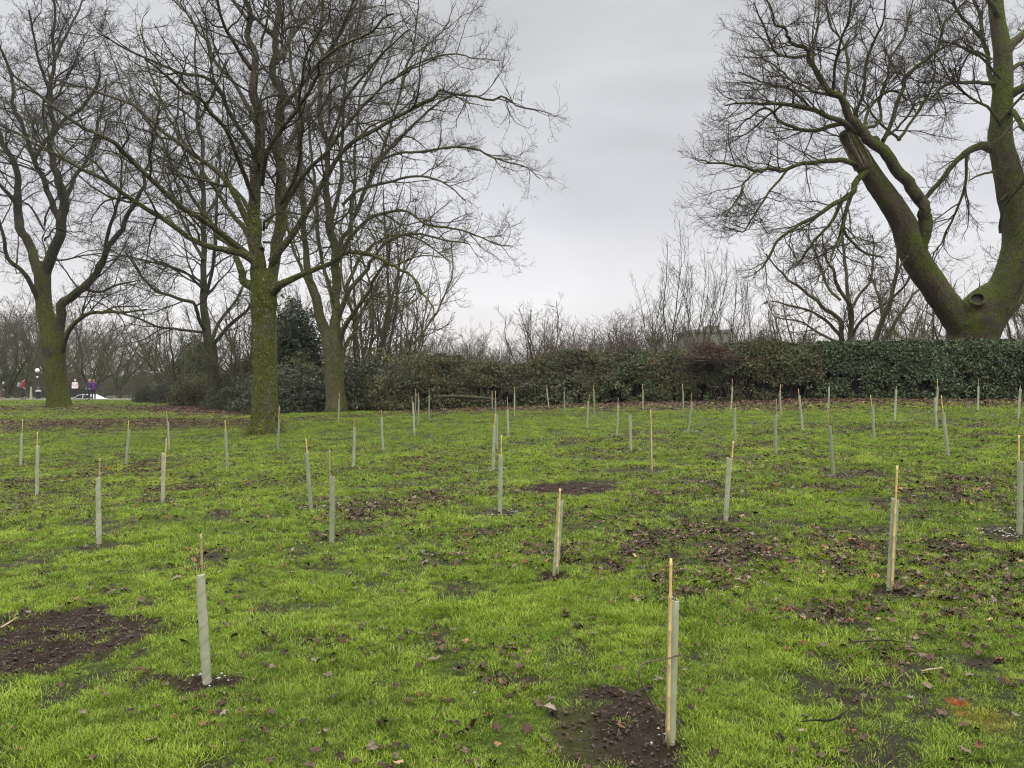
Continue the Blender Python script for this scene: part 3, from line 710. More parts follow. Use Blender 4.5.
    sp = [dict(per_m=3.6, len=2.0, ang=.75, seg=9, wig=.13, up=.06, sides=5, flat=.2, maxr=.16),
          dict(per_m=4.6, len=1.0, ang=.65, seg=6, wig=.16, up=.10, sides=3, rmin=.007),
          dict(per_m=5.4, len=.5, ang=.6, seg=4, wig=.2, up=.10, sides=3, rmin=.005),
          dict(per_m=3.6, len=.26, ang=.6, seg=2, wig=.22, up=.1, sides=3, rmin=.004)]
    n = t.levels(sp)
    e, tr = t.finish('bare_tree', 'huge old mossy tree behind the hedge, forked in a V with a snapped left stem', 'tree', b, M['bark_e'], M['twig_e'])
    # snapped end: splintered pale wood standing out of the broken stem
    tb = TB(); c = P3(848, 142, D - 1.5); rr = np.random.default_rng(3)
    ax = norm(P3(843, 118, D - 1.5) - P3(870, 175, D - 1.4))
    for k in range(44):
        o = rr.normal(0, .13, 3); o -= ax * np.dot(o, ax)
        p0 = c + o - ax * 1.1; l = rr.uniform(.7, 1.7)
        p1 = p0 + ax * l + rr.normal(0, .05, 3); tb.add(spline(np.array([p0, (p0 + p1) / 2 + rr.normal(0, .02, 3), p1]), 5), np.array([.02, .03, .026, .016, .003]), 5, .2)
    w = link('snapped_wood', tb.mesh('snapped_wood', M['wood_split'], b), tr); w['label'] = 'pale splintered wood at the snapped end of the left stem'
    # hollow with a rolled rim in the fork
    c = P3(977, 299, D - .82); a = np.linspace(0, 2 * pi, 25)[:-1]
    rim = TB(); loop = np.stack([c[0] + .30 * np.cos(a) , np.full(24, c[1]) + .12 * np.sin(a), c[2] + .22 * np.sin(a) + .05 * np.cos(a)], -1)
    loop = np.concatenate([loop, loop[:2]]); rim.add(loop, np.full(26, .06), 8, .15)
    o = link('hollow_rim', rim.mesh('hollow_rim', M['bark_e'], b), tr)
    cup = []; 
    for j, (q, dp) in enumerate(((1., .0), (.9, .10), (.6, .16), (.05, .18))):
        for u in a: cup.append((c[0] + .29 * q * cos(u), c[1] + .02 + .12 * sin(u) * q + dp * .6, c[2] + .21 * q * sin(u)))
    Fc = [(j * 24 + i, j * 24 + (i + 1) % 24, (j + 1) * 24 + (i + 1) % 24, (j + 1) * 24 + i) for j in range(3) for i in range(24)]
    o = link('hollow', np_mesh('hollow', np.array(cup) - b, [np.array(Fc)], m_simple('hollow_shade', (.012, .009, .007), .95, var=.4)), tr)  # near-black colour stands in for the shade inside the hollow
    return n
cnt = [build_tree_b(), build_tree_c(), build_tree_a(), build_tree_d(), build_tree_e()]
print('TWIGS', cnt)
# ------------------------------------------------------------------ background: leafless trees beyond
def fan_tree(seed, H, forks, spread, k, lens, rmins, base_r, clear=.25, up=.12):
    """a leafless tree at the origin: short bole dividing into rising stems"""
    t = Tree(1, seed); r = t.r
    hb = H * clear
    bole = spline(np.array([(0, 0, -.3), (0, 0, 0.1), (r.normal(0, .05), r.normal(0, .05), hb * .5), (r.normal(0, .1), 0, hb)]), 10)
    t.trunk.add(bole, np.linspace(base_r * 1.35, base_r * .9, 10) * np.array([1.25, 1.1, 1, 1, 1, 1, 1, 1, 1, 1.05]), 10, .12)
    for i in range(forks):
        az = 2 * pi * i / forks + r.normal(0, .35); sp = spread * r.uniform(.35, 1.15)
        z0 = hb * r.uniform(.72, 1.0); d = norm(np.array([cos(az) * sp, sin(az) * sp, 1.]))
        t.free((bole[-1][0], bole[-1][1], z0), tuple(d), (H - z0) * r.uniform(.75, 1.05), base_r * r.uniform(.38, .62), up, 14, .10)
    specs = [dict(per_m=k[0], len=lens[0], ang=.62, seg=8, wig=.13, up=up, sides=4, flat=.3),
             dict(per_m=k[1], len=lens[1], ang=.6, seg=5, wig=.16, up=up, sides=3, rmin=rmins[0]),
             dict(per_m=k[2], len=lens[2], ang=.6, seg=3, wig=.2, up=up, sides=3, rmin=rmins[1])]
    t.levels(specs, tmin=.12)
    return t
def proto(t, mt, mc, nm='far'):
    return (t.trunk.mesh('trunk', mt), t.crown.mesh('crown', mc))
def put(name, meshes, names, px, Y, hscale, label, cat, group=None, rz=None, wide=1., dz=0., x=None):
    X = (px - 512) * Y / F if x is None else x
    e = empty(name, (X, Y, float(ground(X, Y)) + dz), rng.uniform(0, 6.28) if rz is None else rz)
    e.scale = (hscale * wide, hscale * wide, hscale)
    tag(e, label, cat, group)
    for me, n in zip(meshes, names): link(n, me, e)
    return e
TC = ('trunk', 'crown')
pF = [proto(fan_tree(101 + i, H, fk, sp, (1.6, 2.4, 3.0), (3.2, 1.3, .6), (.018, .014), .26, cl, .10), M['bark_d'], M['twig_far'])
      for i, (H, fk, sp, cl) in enumerate(((13, 7, .75, .22), (15, 6, .6, .28), (11, 8, 1.0, .2), (14, 9, .85, .16)))]
pP = [proto(fan_tree(131 + i, H, fk, sp, (2.6, 2.8, 3.0), (1.6, .7, .32), (.0055, .0045), .062, .14, .26), M['twig_c'], M['twig_far'])
      for i, (H, fk, sp) in enumerate(((8.0, 3, .16), (7.6, 4, .24), (7.0, 5, .42)))]
pM = [proto(fan_tree(151 + i, H, fk, sp, (2.0, 2.8, 3.4), (2.0, .95, .45), (.010, .008), .15, .06, .16), M['twig_c'], M['twig_c'])
      for i, (H, fk, sp) in enumerate(((7.5, 8, .8), (7.0, 9, 1.1), (8.5, 10, .6)))]
pS = [proto(fan_tree(171 + i, 4.0, 12, .85, (3.4, 4.0, 4.2), (1.1, .55, .28), (.006, .005), .038, .05, .14), M['twig_red'] if i == 1 else M['twig_far'], M['twig_red'] if i == 1 else M['twig_far'])
      for i in range(3)]
# ------------------------------------------------------------------ leaves on hedge and shrubs
def leaf_cloud(P_, Nrm, size, seed, ratio=.45, fold=.25, jitter=.8):
    """one folded leaf (4 triangles-worth, 6 points) per point"""
    r = np.random.default_rng(seed); n = len(P_)
    nn = norm(Nrm + r.normal(0, jitter, (n, 3))); nn[:, 2] = np.abs(nn[:, 2]) * .8 + nn[:, 2] * .2; nn = norm(nn)
    ax = r.normal(0, 1, (n, 3)); ax[:, 2] -= .3; u = norm(ax - nn * (ax * nn).sum(1)[:, None]); v = np.cross(nn, u)
    s = (size * r.uniform(.6, 1.25, n))[:, None]; w = s * ratio * .5
    b = P_ - u * s * .5; tip = P_ + u * s * .5 - nn * s * .12; m = P_ + u * s * .02
    l1 = P_ - u * s * .12 + v * w + nn * w * fold; r1 = P_ - u * s * .12 - v * w + nn * w * fold
    l2 = P_ + u * s * .22 + v * w * .75 + nn * w * fold * .6; r2 = P_ + u * s * .22 - v * w * .75 + nn * w * fold * .6
    V = np.stack([b, l1, l2, tip, r2, r1], 1).reshape(-1, 3)
    o = np.arange(n) * 6
    q = np.concatenate([np.stack([o, o + 3, o + 2, o + 1], -1), np.stack([o, o + 5, o + 4, o + 3], -1)])
    return V, q, np.repeat(r.random(n), 6)
def foliage_mesh(name, V, q, a, mat): return np_mesh(name, V, [q], mat, True, {'rnd': a})

def evergreen(seed, w, d, h, n, size, mat, ratio=.42, lump=.35, stems=14):
    """mounded evergreen shrub: leaves through an uneven shell, twigs and a dark core inside"""
    r = np.random.default_rng(seed)
    u = norm(r.normal(0, 1, (n * 2, 3))); u[:, 2] = np.abs(u[:, 2]); u = u[r.random(len(u)) < .35 + .65 * u[:, 2] ** .3][:n]
    k = 1 + lump * fnoise(u * 2.2 + seed, seed, 4, .6) + .1 * fnoise(u * 7 + seed, seed + 3)
    dep = 1 - r.random(len(u)) ** 2.2 * .38
    P_ = u * np.array([w / 2, d / 2, h]) * (k * dep)[:, None]
    P_[:, 2] = np.maximum(P_[:, 2], .03 + r.random(len(u)) * .25)
    V, q, a = leaf_cloud(P_, u, size, seed + 1, ratio)
    fol = foliage_mesh('foliage', V, q, a, mat)
    st = TB()
    for i in range(stems):
        az = r.uniform(0, 2 * pi); e = np.array([cos(az) * w * .4 * r.uniform(.2, 1), sin(az) * d * .4 * r.uniform(.2, 1), h * r.uniform(.5, .85)])
        b0 = e * np.array([.25, .25, 0]); st.add(spline(np.array([b0, (b0 + e) / 2 + r.normal(0, .08, 3), e]), 6), np.linspace(.035, .01, 6), 4)
    # dense dark twig mass inside
    m_ = int(n * .12); uu = norm(r.normal(0, 1, (m_, 3))); uu[:, 2] = np.abs(uu[:, 2])
    kk = 1 + lump * fnoise(uu * 2.2 + seed, seed, 4, .6)
    pp = uu * np.array([w / 2, d / 2, h]) * (kk * r.uniform(.3, .8, m_))[:, None]
    dd = norm(uu + r.normal(0, .6, (m_, 3))); Pq, Rq = grow(pp, dd, np.full(m_, .5), np.full(m_, .012), 3, .3, .1, r, .4); st.add(Pq, Rq, 3)
    # added solid near-black core that stops light passing straight through
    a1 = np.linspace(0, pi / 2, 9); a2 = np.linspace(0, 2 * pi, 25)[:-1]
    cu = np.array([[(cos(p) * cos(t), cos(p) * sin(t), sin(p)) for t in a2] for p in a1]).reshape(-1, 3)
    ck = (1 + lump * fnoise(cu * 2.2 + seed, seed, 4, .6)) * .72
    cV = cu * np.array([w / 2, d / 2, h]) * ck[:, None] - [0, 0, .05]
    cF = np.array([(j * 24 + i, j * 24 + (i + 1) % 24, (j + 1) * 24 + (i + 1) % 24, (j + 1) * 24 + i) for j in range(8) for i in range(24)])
    core = np_mesh('dark_core', cV, [cF], M['core'])
    return fol, st.mesh('stems', M['stem']), core
EN = ('foliage', 'stems', 'dark_core')
eR = [evergreen(201 + i, 4.2, 3.2, 2.0, 9000, .14, M['leaf_rhodo'], .4) for i in range(2)]
eB = [evergreen(211 + i, 3.6, 3.0, 1.9, 9000, .11, M['leaf_bramble'], .55, .45) for i in range(2)]
eH = [evergreen(221, 3.4, 3.0, 6.5, 14000, .16, M['leaf_holly'], .6, .45)]
eR0 = eR
eU = [evergreen(231, 1.0, 1.0, 1.0, 2200, .05, M['leaf_rust'], .6, .4)]
GW = 'leafless woodland trees beyond the path'
LW = 'leafless tree of the hazy wood beyond the path and car'
for i, (px, Y, h) in enumerate([(-60, 70, 1.0), (-20, 95, 1.1), (18, 88, .95), (48, 105, 1.1), (-95, 84, 1.1), (78, 120, 1.1), (135, 150, 1.0), (100, 135, 1.0),
                                (-5, 130, 1.3), (45, 150, 1.3), (-50, 150, 1.4), (30, 118, 1.1), (-130, 110, 1.2), (170, 160, 1.0), (70, 165, 1.2), (110, 170, 1.1), (-10, 108, 1.0), (60, 96, .8),
                                (205, 120, .85), (240, 110, .9), (265, 130, .9), (195, 150, 1.0), (300, 120, .8)]):
    put('woodland_tree', pF[i % 4], TC, px, Y, h, LW, 'tree', GW)
# the trees one can tell apart on the left
put('leafless_tree', pF[2], TC, 91, 92, .98, 'dark spreading leafless tree right behind the people by the white car', 'tree', rz=.4, wide=1.1)
put('leafless_tree', pF[0], TC, 119, 84, .74, 'leafless tree on the grass verge just right of the white car', 'tree', rz=1.9, wide=1.15)
put('leafless_tree', pP[1], TC, 142, 88, 1.15, 'thin straight leafless tree left of the rounded evergreen bush', 'tree', rz=.2)
put('leafless_tree', pF[3], TC, 8, 74, .7, 'small leafless tree behind the person with the red jacket', 'tree', rz=2.4)
GL = 'leafless trees behind the shrubs on the left'
for i, (px, Y, h, p) in enumerate([(232, 44, .9, pM[0]), (250, 40, .75, pM[2]), (300, 47, .8, pM[1]), (180, 52, .95, pM[1]), (165, 60, .9, pM[0]), (275, 52, 1., pM[2])]):
    put('leafless_tree', p, TC, px, Y, h, 'many-stemmed leafless tree growing behind the shrubs left of the forked grey-green trunk', 'tree', GL)
for i, (px, Y, h, p, lb) in enumerate([(372, 44, 1.45, pM[2], 'tall many-stemmed leafless tree right behind the low-forked grey-green trunk'),
                                       (402, 46, .95, pM[2], 'fan-shaped leafless tree showing between the forked trunk and open sky'),
                                       (352, 50, 1.1, pM[1], 'leafless tree rising directly behind the forked grey-green trunk')]):
    put('leafless_tree', p, TC, px, Y, h, lb, 'tree', rz=px * 1.7)
GM = 'leafless shrubs rising above the hedge'
LS = 'leafless twiggy shrub poking up behind the hedge under the open sky'
for i, (px, Y, h) in enumerate([(425, 42, 1.05), (440, 46, 1.1), (462, 44, .95), (480, 50, 1.15), (498, 46, 1.0), (516, 52, 1.15), (560, 46, 1.1), (580, 42, 1.15), (597, 40, 1.2), (612, 44, 1.35),
                                (626, 40, 1.1), (640, 45, 1.3), (660, 42, 1.1), (682, 46, 1.2), (715, 44, 1.0), (748, 42, 1.0), (770, 48, 1.1), (530, 60, 1.4), (470, 60, 1.4), (590, 60, 1.6), (650, 58, 1.5),
                                (800, 46, .95), (912, 44, .9), (930, 42, .9), (990, 46, 1.0), (1035, 42, 1.0)]):
    put('leafless_shrub', pS[1] if 550 < px < 640 and i % 2 else pS[(i * 2) % 3], TC, px, Y, h, LS, 'shrub', GM)
put('leafless_tree', pM[2], TC, 541, 46, .72, 'fine-twigged leafless tree standing alone on the skyline above the hedge, mid-photo', 'tree')
put('leafless_tree', pM[0], TC, 482, 70, .82, 'small pinkish leafless tree far off on the skyline left of the lone fine-twigged one', 'tree')
GU = 'low woodland scrub beyond the path'
for i in range(46):
    Y = 92 + (i * 37 % 50); px = -40 + (i * 61) % 330
    put('woodland_shrub', pS[i % 3], TC, px, Y, 1.0 + .35 * ((i * 7) % 5) / 4, 'twiggy leafless scrub under the hazy wood beyond the path', 'shrub', GU, wide=1.7)
GE = 'dark evergreens deep in the wood'
for i, (px, Y, h) in enumerate([(-30, 150, 2.2), (20, 165, 2.4), (66, 158, 2.2), (105, 170, 2.0), (150, 175, 2.2), (185, 165, 1.6), (230, 160, 2.0), (-80, 160, 2.6), (280, 150, 2.0)]):
    put('evergreen_shrub', eR0[i % 2], EN, px, Y, h, 'hazy dark evergreen mass deep in the wood at the far left', 'shrub', GE, wide=2.4)
GS = 'hazy woodland trees on the skyline beyond the hedge'
for i, (px, Y, h) in enumerate([(395, 75, .55), (418, 90, .62), (436, 72, .46), (455, 84, .5), (476, 92, .55), (500, 78, .46), (520, 88, .5), (548, 80, .5), (566, 74, .5), (588, 86, .62), (606, 78, .6), (628, 84, .66),
                                (646, 74, .6), (668, 88, .68), (690, 90, .62), (742, 82, .6), (765, 90, .62), (785, 76, .55), (815, 88, .66), (862, 80, .6), (900, 90, .7), (925, 78, .6), (985, 84, .66), (1040, 80, .7)]):
    put('skyline_tree', pF[(i * 3) % 4], TC, px, Y, h, 'fine-twigged leafless tree of the hazy skyline beyond the hedge', 'tree', GS, wide=1.25)
for px, Y, h, p, lb in [(655, 38, .88, pP[1], 'slender leafless tree on the left of the thin upright group behind the hedge'),
                        (672, 36, 1.02, pP[0], 'tallest thin upright leafless tree left of the grey building'),
                        (696, 37, .88, pP[0], 'thin upright leafless tree in front of the left wall of the grey building'),
                        (702, 35, .98, pP[2], 'thin leafless tree with steep twigs before the middle of the grey building'),
                        (729, 34, .86, pP[2], 'leafless tree with crooked limbs at the right end of the grey building'),
                        (752, 38, .8, pP[1], 'pale leafless sapling behind the hedge right of the grey building')]:
    put('leafless_tree', p, TC, px, Y, h, lb, 'tree')
def build_tree_f():
    D = 36.; t = Tree(D, 77); 
    for j, (p, d) in enumerate([([(845, 395, 5), (843, 360, 4), (840, 330, 3.4), (838, 318, 3), (817, 303, 2.4), (801, 289, 2), (782, 275, 1.5), (765, 255, .9)], 1),
                 ([(847, 395, 5), (849, 350, 4), (850, 312, 3.2), (841, 292, 2.4), (831, 268, 1.9), (822, 245, 1.2)], -1),
                 ([(850, 318, 2.6), (846, 285, 2.3), (844, 255, 2), (842, 225, 1.5), (840, 195, .9)], 1.5),
                 ([(850, 312, 2.2), (858, 296, 2), (869, 282, 1.7), (873, 262, 1.3), (872, 235, .8)], 1),
                 ([(842, 338, 2.6), (828, 322, 2), (812, 312, 1.6), (790, 305, 1.2), (770, 300, .8)], -1.5),
                 ([(850, 340, 2.4), (860, 322, 1.8), (878, 308, 1.4), (895, 300, .8)], -1.5),
                 ([(840, 300, 2), (828, 288, 1.7), (818, 262, 1.4), (808, 235, .9)], 2),
                 ([(843, 345, 2.2), (822, 335, 1.8), (800, 322, 1.3), (775, 318, .8)], 2)]):
        t.limb(p, d, sides=7)
    b = P3(846, 395, D); b[2] = gz(b[0], b[1])[0]
    sp = [dict(per_m=2.6, len=1.7, ang=.62, seg=8, wig=.14, up=.14, sides=4, flat=.3), dict(per_m=3.6, len=.9, ang=.6, seg=5, wig=.16, up=.14, sides=3, rmin=.009), dict(per_m=4.2, len=.45, ang=.6, seg=3, wig=.2, up=.14, sides=3, rmin=.007)]
    t.levels(sp); t.finish('leafless_tree', 'bushy leafless tree with pale spreading stems behind the hedge, left of the huge forked tree', 'tree', b, M['twig_c'], M['twig_c'])
    t = Tree(34, 78)
    for p, d in [([(868, 395, 5), (872, 352, 4), (880, 325, 3.6), (887, 310, 3.2), (894, 282, 2.4), (898, 250, 1.5), (903, 225, .8)], -1),
                 ([(870, 395, 3), (880, 350, 2.6), (893, 325, 2.2), (910, 300, 1.8), (925, 280, 1.2)], 1.5), ([(884, 318, 2), (878, 295, 1.6), (870, 275, 1)], 1),
                 ([(890, 300, 1.8), (905, 285, 1.5), (918, 262, .9)], -1)]:
        t.limb(p, d, sides=7)
    b = P3(869, 395, 34); b[2] = gz(b[0], b[1])[0]
    t.levels(sp); t.finish('leafless_tree', 'leaning pale leafless tree behind the hedge just left of the huge forked trunk', 'tree', b, M['twig_c'], M['twig_c'])
build_tree_f()
put('leafless_tree', pM[1], TC, 935, 40, .98, 'leafless tree seen through the V of the huge forked tree', 'tree', rz=1.)
put('leafless_tree', pM[0], TC, 895, 50, 1.15, 'fine-twigged leafless tree far behind the snapped left stem', 'tree', rz=2.)
put('leafless_tree', pM[2], TC, 1030, 38, .85, 'leafless tree at the right edge behind the hedge and forked trunk', 'tree', rz=3.)
put('leafless_tree', pM[1], TC, 795, 52, 1.1, 'leafless tree behind the small dark conifer right of the grey building', 'tree', rz=4.)

for px, Y, h, p, lb, nm in [
    (288, 35.5, 1.05, eR[0], 'dark glossy evergreen shrub between the mossy trunk and the forked grey-green trunk', 'evergreen_shrub'),
    (315, 36.5, 1.0, eR[1], 'dark evergreen shrub touching the forked grey-green trunk on its left', 'evergreen_shrub'),
    (352, 35.5, 1.05, eR[0], 'dark evergreen shrub filling the gap right of the forked grey-green trunk', 'evergreen_shrub'),
    (382, 34.0, 1.05, eR[1], 'dark evergreen shrub second to the right of the forked trunk', 'evergreen_shrub'),
    (410, 32.5, 1.0, eB[0], 'brownish bramble thicket above the left end of the fallen log', 'bramble_thicket'),
    (262, 38.0, .95, eR[1], 'dark evergreen shrub showing behind the mossy lichen-flecked trunk', 'evergreen_shrub'),
    (236, 41.0, .75, eR[0], 'evergreen shrub between the slender dark tree and the mossy trunk', 'evergreen_shrub'),
    (172, 50, .7, eR[1], 'grey-green evergreen shrub just right of the small rounded bush', 'evergreen_shrub'),
    (190, 46, .8, eB[1], 'rusty brown bramble thicket left of the slender dark tree', 'bramble_thicket'),
    (207, 48, .95, eB[0], 'tall brown bramble thicket right behind the slender dark tree', 'bramble_thicket'),
    (247, 46, 1.35, eB[1], 'brown bramble thicket left of the mossy trunk, above the evergreen', 'bramble_thicket'),
    (300, 44, 1.4, eB[0], 'reddish brown bramble thicket rising behind the evergreens by the dark holly', 'bramble_thicket'),
    (340, 43, 1.35, eB[1], 'bramble thicket rising behind the forked grey-green trunk', 'bramble_thicket'),
    (375, 41, 1.4, eB[0], 'tall brown thicket behind the second evergreen right of the forked trunk', 'bramble_thicket'),
    (420, 38, 1.3, eB[1], 'high twiggy thicket behind the left end of the hedge', 'bramble_thicket')]:
    put(nm, p, EN, px, Y, h, lb, 'shrub')
put('evergreen_shrub', eR[0], EN, 145, 52, .50, 'small rounded dark green bush at the left end of the shrubs', 'shrub', wide=.85)
put('holly_tree', eH[0], EN, 293, 46, .9, 'tall dark evergreen holly between the mossy trunk and the forked trunk', 'tree', rz=1., wide=1.5)
put('conifer', eH[0], EN, 192, 72, .9, 'dark hazy evergreen behind the shrubs, seen left of the slender dark tree', 'tree', rz=2., wide=1.6)
put('conifer', eH[0], EN, 762, 62, .78, 'small dark conifer above the hedge right of the grey building', 'tree', rz=3., wide=1.)
put('conifer', eH[0], EN, 805, 75, .98, 'broad dark evergreen hazy above the hedge left of the bushy pale-stemmed tree', 'tree', rz=.3, wide=1.5)

# ------------------------------------------------------------------ the hedge
def hedge_xy(s_): return HEDGE_A[0] + s_ * (HEDGE_B[0] - HEDGE_A[0]), HEDGE_A[1] + s_ * (HEDGE_B[1] - HEDGE_A[1])
HV = np.array([HEDGE_B[0] - HEDGE_A[0], HEDGE_B[1] - HEDGE_A[1]]); HL = np.linalg.norm(HV); HU = HV / HL; HN = np.array([HU[1], -HU[0]])   # towards the viewer
def hedge_piece(name, label, x0, x1, n, parts, loose, seed, top=1.98, thick=1.8):
    r = np.random.default_rng(seed)
    s0 = (x0 - HEDGE_A[0]) / HU[0]; s1 = (x1 - HEDGE_A[0]) / HU[0]
    c = HEDGE_A + HU * (s0 + s1) / 2; base = np.array([c[0], c[1] + thick / 2, float(ground(c[0], c[1] + .5))])
    def surf(s_, v, dep):
        """v 0..1 front face from foot to top, 1..1.8 over the top"""
        xy = np.array(HEDGE_A)[None] + HU[None] * s_[:, None]
        zt = top + loose * .55 * fnoise(np.stack([s_ * .55, np.full_like(s_, seed)], -1), 5, 4) + .10 * fnoise(np.stack([s_ * 2.2, s_ * 0], -1), 8)
        bul = (.14 + .25 * loose) * fnoise(np.stack([s_ * .9, v * 2.2 * 1.4, np.full_like(s_, seed * 1.)], -1), 15, 4, .6)
        vf = np.clip(v, 0, 1); vt = np.clip(v - 1, 0, .8) / .8
        out = -dep + bul - .35 * loose * vf ** 2 - .10 * np.clip(vf - .85, 0, 1) / .15 - vt * thick
        z = vf * zt - dep * (v > .95) * 1.0 + .06 * bul
        P_ = np.empty((len(s_), 3)); P_[:, :2] = xy + HN[None] * out[:, None]; P_[:, 2] = z + ground(P_[:, 0], P_[:, 1])
        nr = np.where((v < 1)[:, None], np.array([HN[0], HN[1], .25])[None], np.array([0, 0, 1.])[None])
        return P_, nr
    e = empty(name, tuple(base)); tag(e, label, 'hedge')
    for k, (mat, frac, size, ratio, lo, hi, ns) in enumerate(parts):
        m_ = int(n * frac); s_ = r.uniform(s0, s1, m_ * 3); v = r.uniform(.0, 1.55, m_ * 3)
        v = np.where(v < .95, lo + (v / .95) * (hi - lo), v) if hi < 1 else np.maximum(v, lo)
        f = fnoise(np.stack([s_ * ns, v * 2.2 * ns * .8, np.full_like(s_, k * 3.3 + seed)], -1), 33 + k, 4, .6)
        ok = (f > np.quantile(f, .55)) | (r.random(len(f)) < .30); s_, v = s_[ok][:m_], v[ok][:m_]
        gap = fnoise(np.stack([s_ * 2.2, v * 4.5], -1), 77, 3)                 # holes where one sees into the hedge
        keep = r.random(len(s_)) < np.where((v < .45), (.52 + gap * 1.2), .88 + gap * .8); s_, v = s_[keep], v[keep]
        P_, nr = surf(s_, v, r.random(len(s_)) ** 1.6 * (.35 + .15 * loose))
        V, q, a = leaf_cloud(P_, nr, size, seed * 7 + k, ratio)
        link('foliage', foliage_mesh('foliage', V - base, q, a, mat), e)
    # added solid dark core, blocks light behind the leaves
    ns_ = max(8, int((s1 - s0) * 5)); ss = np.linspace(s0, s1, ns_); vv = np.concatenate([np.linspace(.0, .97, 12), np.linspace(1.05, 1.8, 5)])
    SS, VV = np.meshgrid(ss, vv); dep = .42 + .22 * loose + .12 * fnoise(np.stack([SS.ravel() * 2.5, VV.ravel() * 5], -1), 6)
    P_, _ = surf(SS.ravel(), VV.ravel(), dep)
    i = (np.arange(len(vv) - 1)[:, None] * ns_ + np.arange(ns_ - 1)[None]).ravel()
    link('dark_core', np_mesh('dark_core', P_ - base, [np.stack([i, i + 1, i + ns_ + 1, i + ns_], -1)], M['core']), e)
    st = TB(); m_ = int((s1 - s0) * 9); s_ = r.uniform(s0, s1, m_)
    P0, _ = surf(s_, np.full(m_, .0), np.full(m_, .3) + r.random(m_) * .3)
    d = np.stack([r.normal(0, .22, m_), r.normal(-.08, .12, m_), np.ones(m_)], -1)
    Pq, Rq = grow(P0, norm(d), r.uniform(.8, 1.9, m_), r.uniform(.009, .024, m_), 7, .09, .05, r, .4); st.add(Pq, Rq, 4)
    m_ = int((s1 - s0) * (34 + 60 * loose)); s_ = r.uniform(s0, s1, m_); P0, nr = surf(s_, r.uniform(.25, 1.5, m_), np.full(m_, .08))
    Pq, Rq = grow(P0, norm(nr * .5 + [0, 0, .8] + r.normal(0, .4, (m_, 3))), r.uniform(.25, .45 + .5 * loose, m_), np.full(m_, .006), 4, .2, .12, r, .5); st.add(Pq, Rq, 3)
    link('stems', st.mesh('stems', M['stem'], base), e)
hedge_piece('clipped_hedge', 'dark glossy clipped evergreen hedge running below the huge forked tree to the right edge', 11.2, 33.5, 95000,
            [(M['leaf_laurel'], .80, .105, .5, .0, 2, .8), (M['leaf_holly'], .22, .10, .55, .0, 2, .8), (M['leaf_bramble'], .30, .09, .5, .0, 2, .5)], .10, 5, 2.12)
hedge_piece('mixed_hedge', 'dark green hedge with woody stems showing below, in front of the grey building', 3.3, 11.2, 46000,
            [(M['leaf_laurel'], .50, .105, .5, .0, 2, .7), (M['leaf_bramble'], .50, .10, .55, .0, 2, .6), (M['leaf_rust'], .10, .09, .5, .0, 2, .4)], .75, 6, 2.05)
hedge_piece('bramble_hedge', 'loose brown and green bramble hedge behind the fallen log and the slanting dead branch', -5.2, 3.3, 42000,
            [(M['leaf_bramble'], .66, .10, .55, .0, 2, .6), (M['leaf_rhodo'], .36, .12, .45, .0, 2, .7), (M['leaf_laurel'], .10, .1, .5, .0, 2, .5)], 1.1, 7, 1.95)
put('rusty_shrub', eU[0], EN, 710, 28.6, .8, 'rust-brown dry bush on top of the hedge just below the grey building', 'shrub', wide=2.0, dz=1.45)

# ------------------------------------------------------------------ grey building
def build_house():
    Y = 68.; x0 = (691 - 512) * Y / F; x1 = (731 - 512) * Y / F; zt = CAMZ + (HOR - 332.5) * Y / F; g = float(ground(x0, Y)) - .2
    cx = (x0 + x1) / 2; w = x1 - x0; e = empty('grey_building', (cx, Y + 3, g)); tag(e, 'flat-topped grey concrete building showing above the hedge behind thin bare trees', 'building')
    m = m_simple('weathered_concrete', (.16, .152, .13), .9, var=.3, scale=1.2); mw = m_simple('dark_glass', (.03, .035, .04), .2)
    h = zt - g
    def loc(p): return [(a - 0, b, c, *s) for a, b, c, *s in p]
    link('wall', box_np([(0, 0, h / 2, w, 6, h)], 'wall', m), e)
    link('parapet', box_np([(0, -2.95, h + .12, w + .2, .3, .26), (0, 2.95, h + .12, w + .2, .3, .26), (-w / 2 + .05, 0, h + .12, .3, 5.6, .26), (w / 2 - .05, 0, h + .12, .3, 5.6, .26)], 'parapet', m), e)
    link('roof_cabin', box_np([(.25 * w, .5, h + .45, w * .3, 2, .7)], 'roof_cabin', m), e); link('chimney', box_np([(-.42 * w, 1, h + .3, .35, .4, .9)], 'chimney', m), e)
    for i in range(3):
        f = link('window', box_np([(-w / 2 + (i + .5) * w / 3, -3.02, h - 1.3, .9, .08, .9)], 'window', m), e)
        link('pane', box_np([(-w / 2 + (i + .5) * w / 3, -3.07, h - 1.3, .76, .04, .76)], 'pane', mw), f)
build_house()
# ------------------------------------------------------------------ planted tree guards
m, nt, N, L, b = mat_new('guard_plastic')
tc = N.new('ShaderNodeTexCoord'); oi = N.new('ShaderNodeObjectInfo')
col = ramp(N, L, oi.outputs['Random'], [(.0, (.30, .35, .22)), (.5, (.41, .44, .30)), (1., (.54, .54, .41))])
col = mixc(N, L, maprange(N, L, noise(N, L, 9, 4, .6, pos(N)), .35, .7, 0, .5), col, (.24, .25, .16))
L.new(col, b.inputs['Base Color']); b.inputs['Roughness'].default_value = .42
tr = N.new('ShaderNodeBsdfTranslucent'); L.new(col, tr.inputs[0]); tp = N.new('ShaderNodeBsdfTransparent')
mx = N.new('ShaderNodeMixShader'); mx.inputs[0].default_value = .35; L.new(b.outputs[0], mx.inputs[1]); L.new(tr.outputs[0], mx.inputs[2])
mx2 = N.new('ShaderNodeMixShader'); mx2.inputs[0].default_value = .22; L.new(mx.outputs[0], mx2.inputs[1]); L.new(tp.outputs[0], mx2.inputs[2])
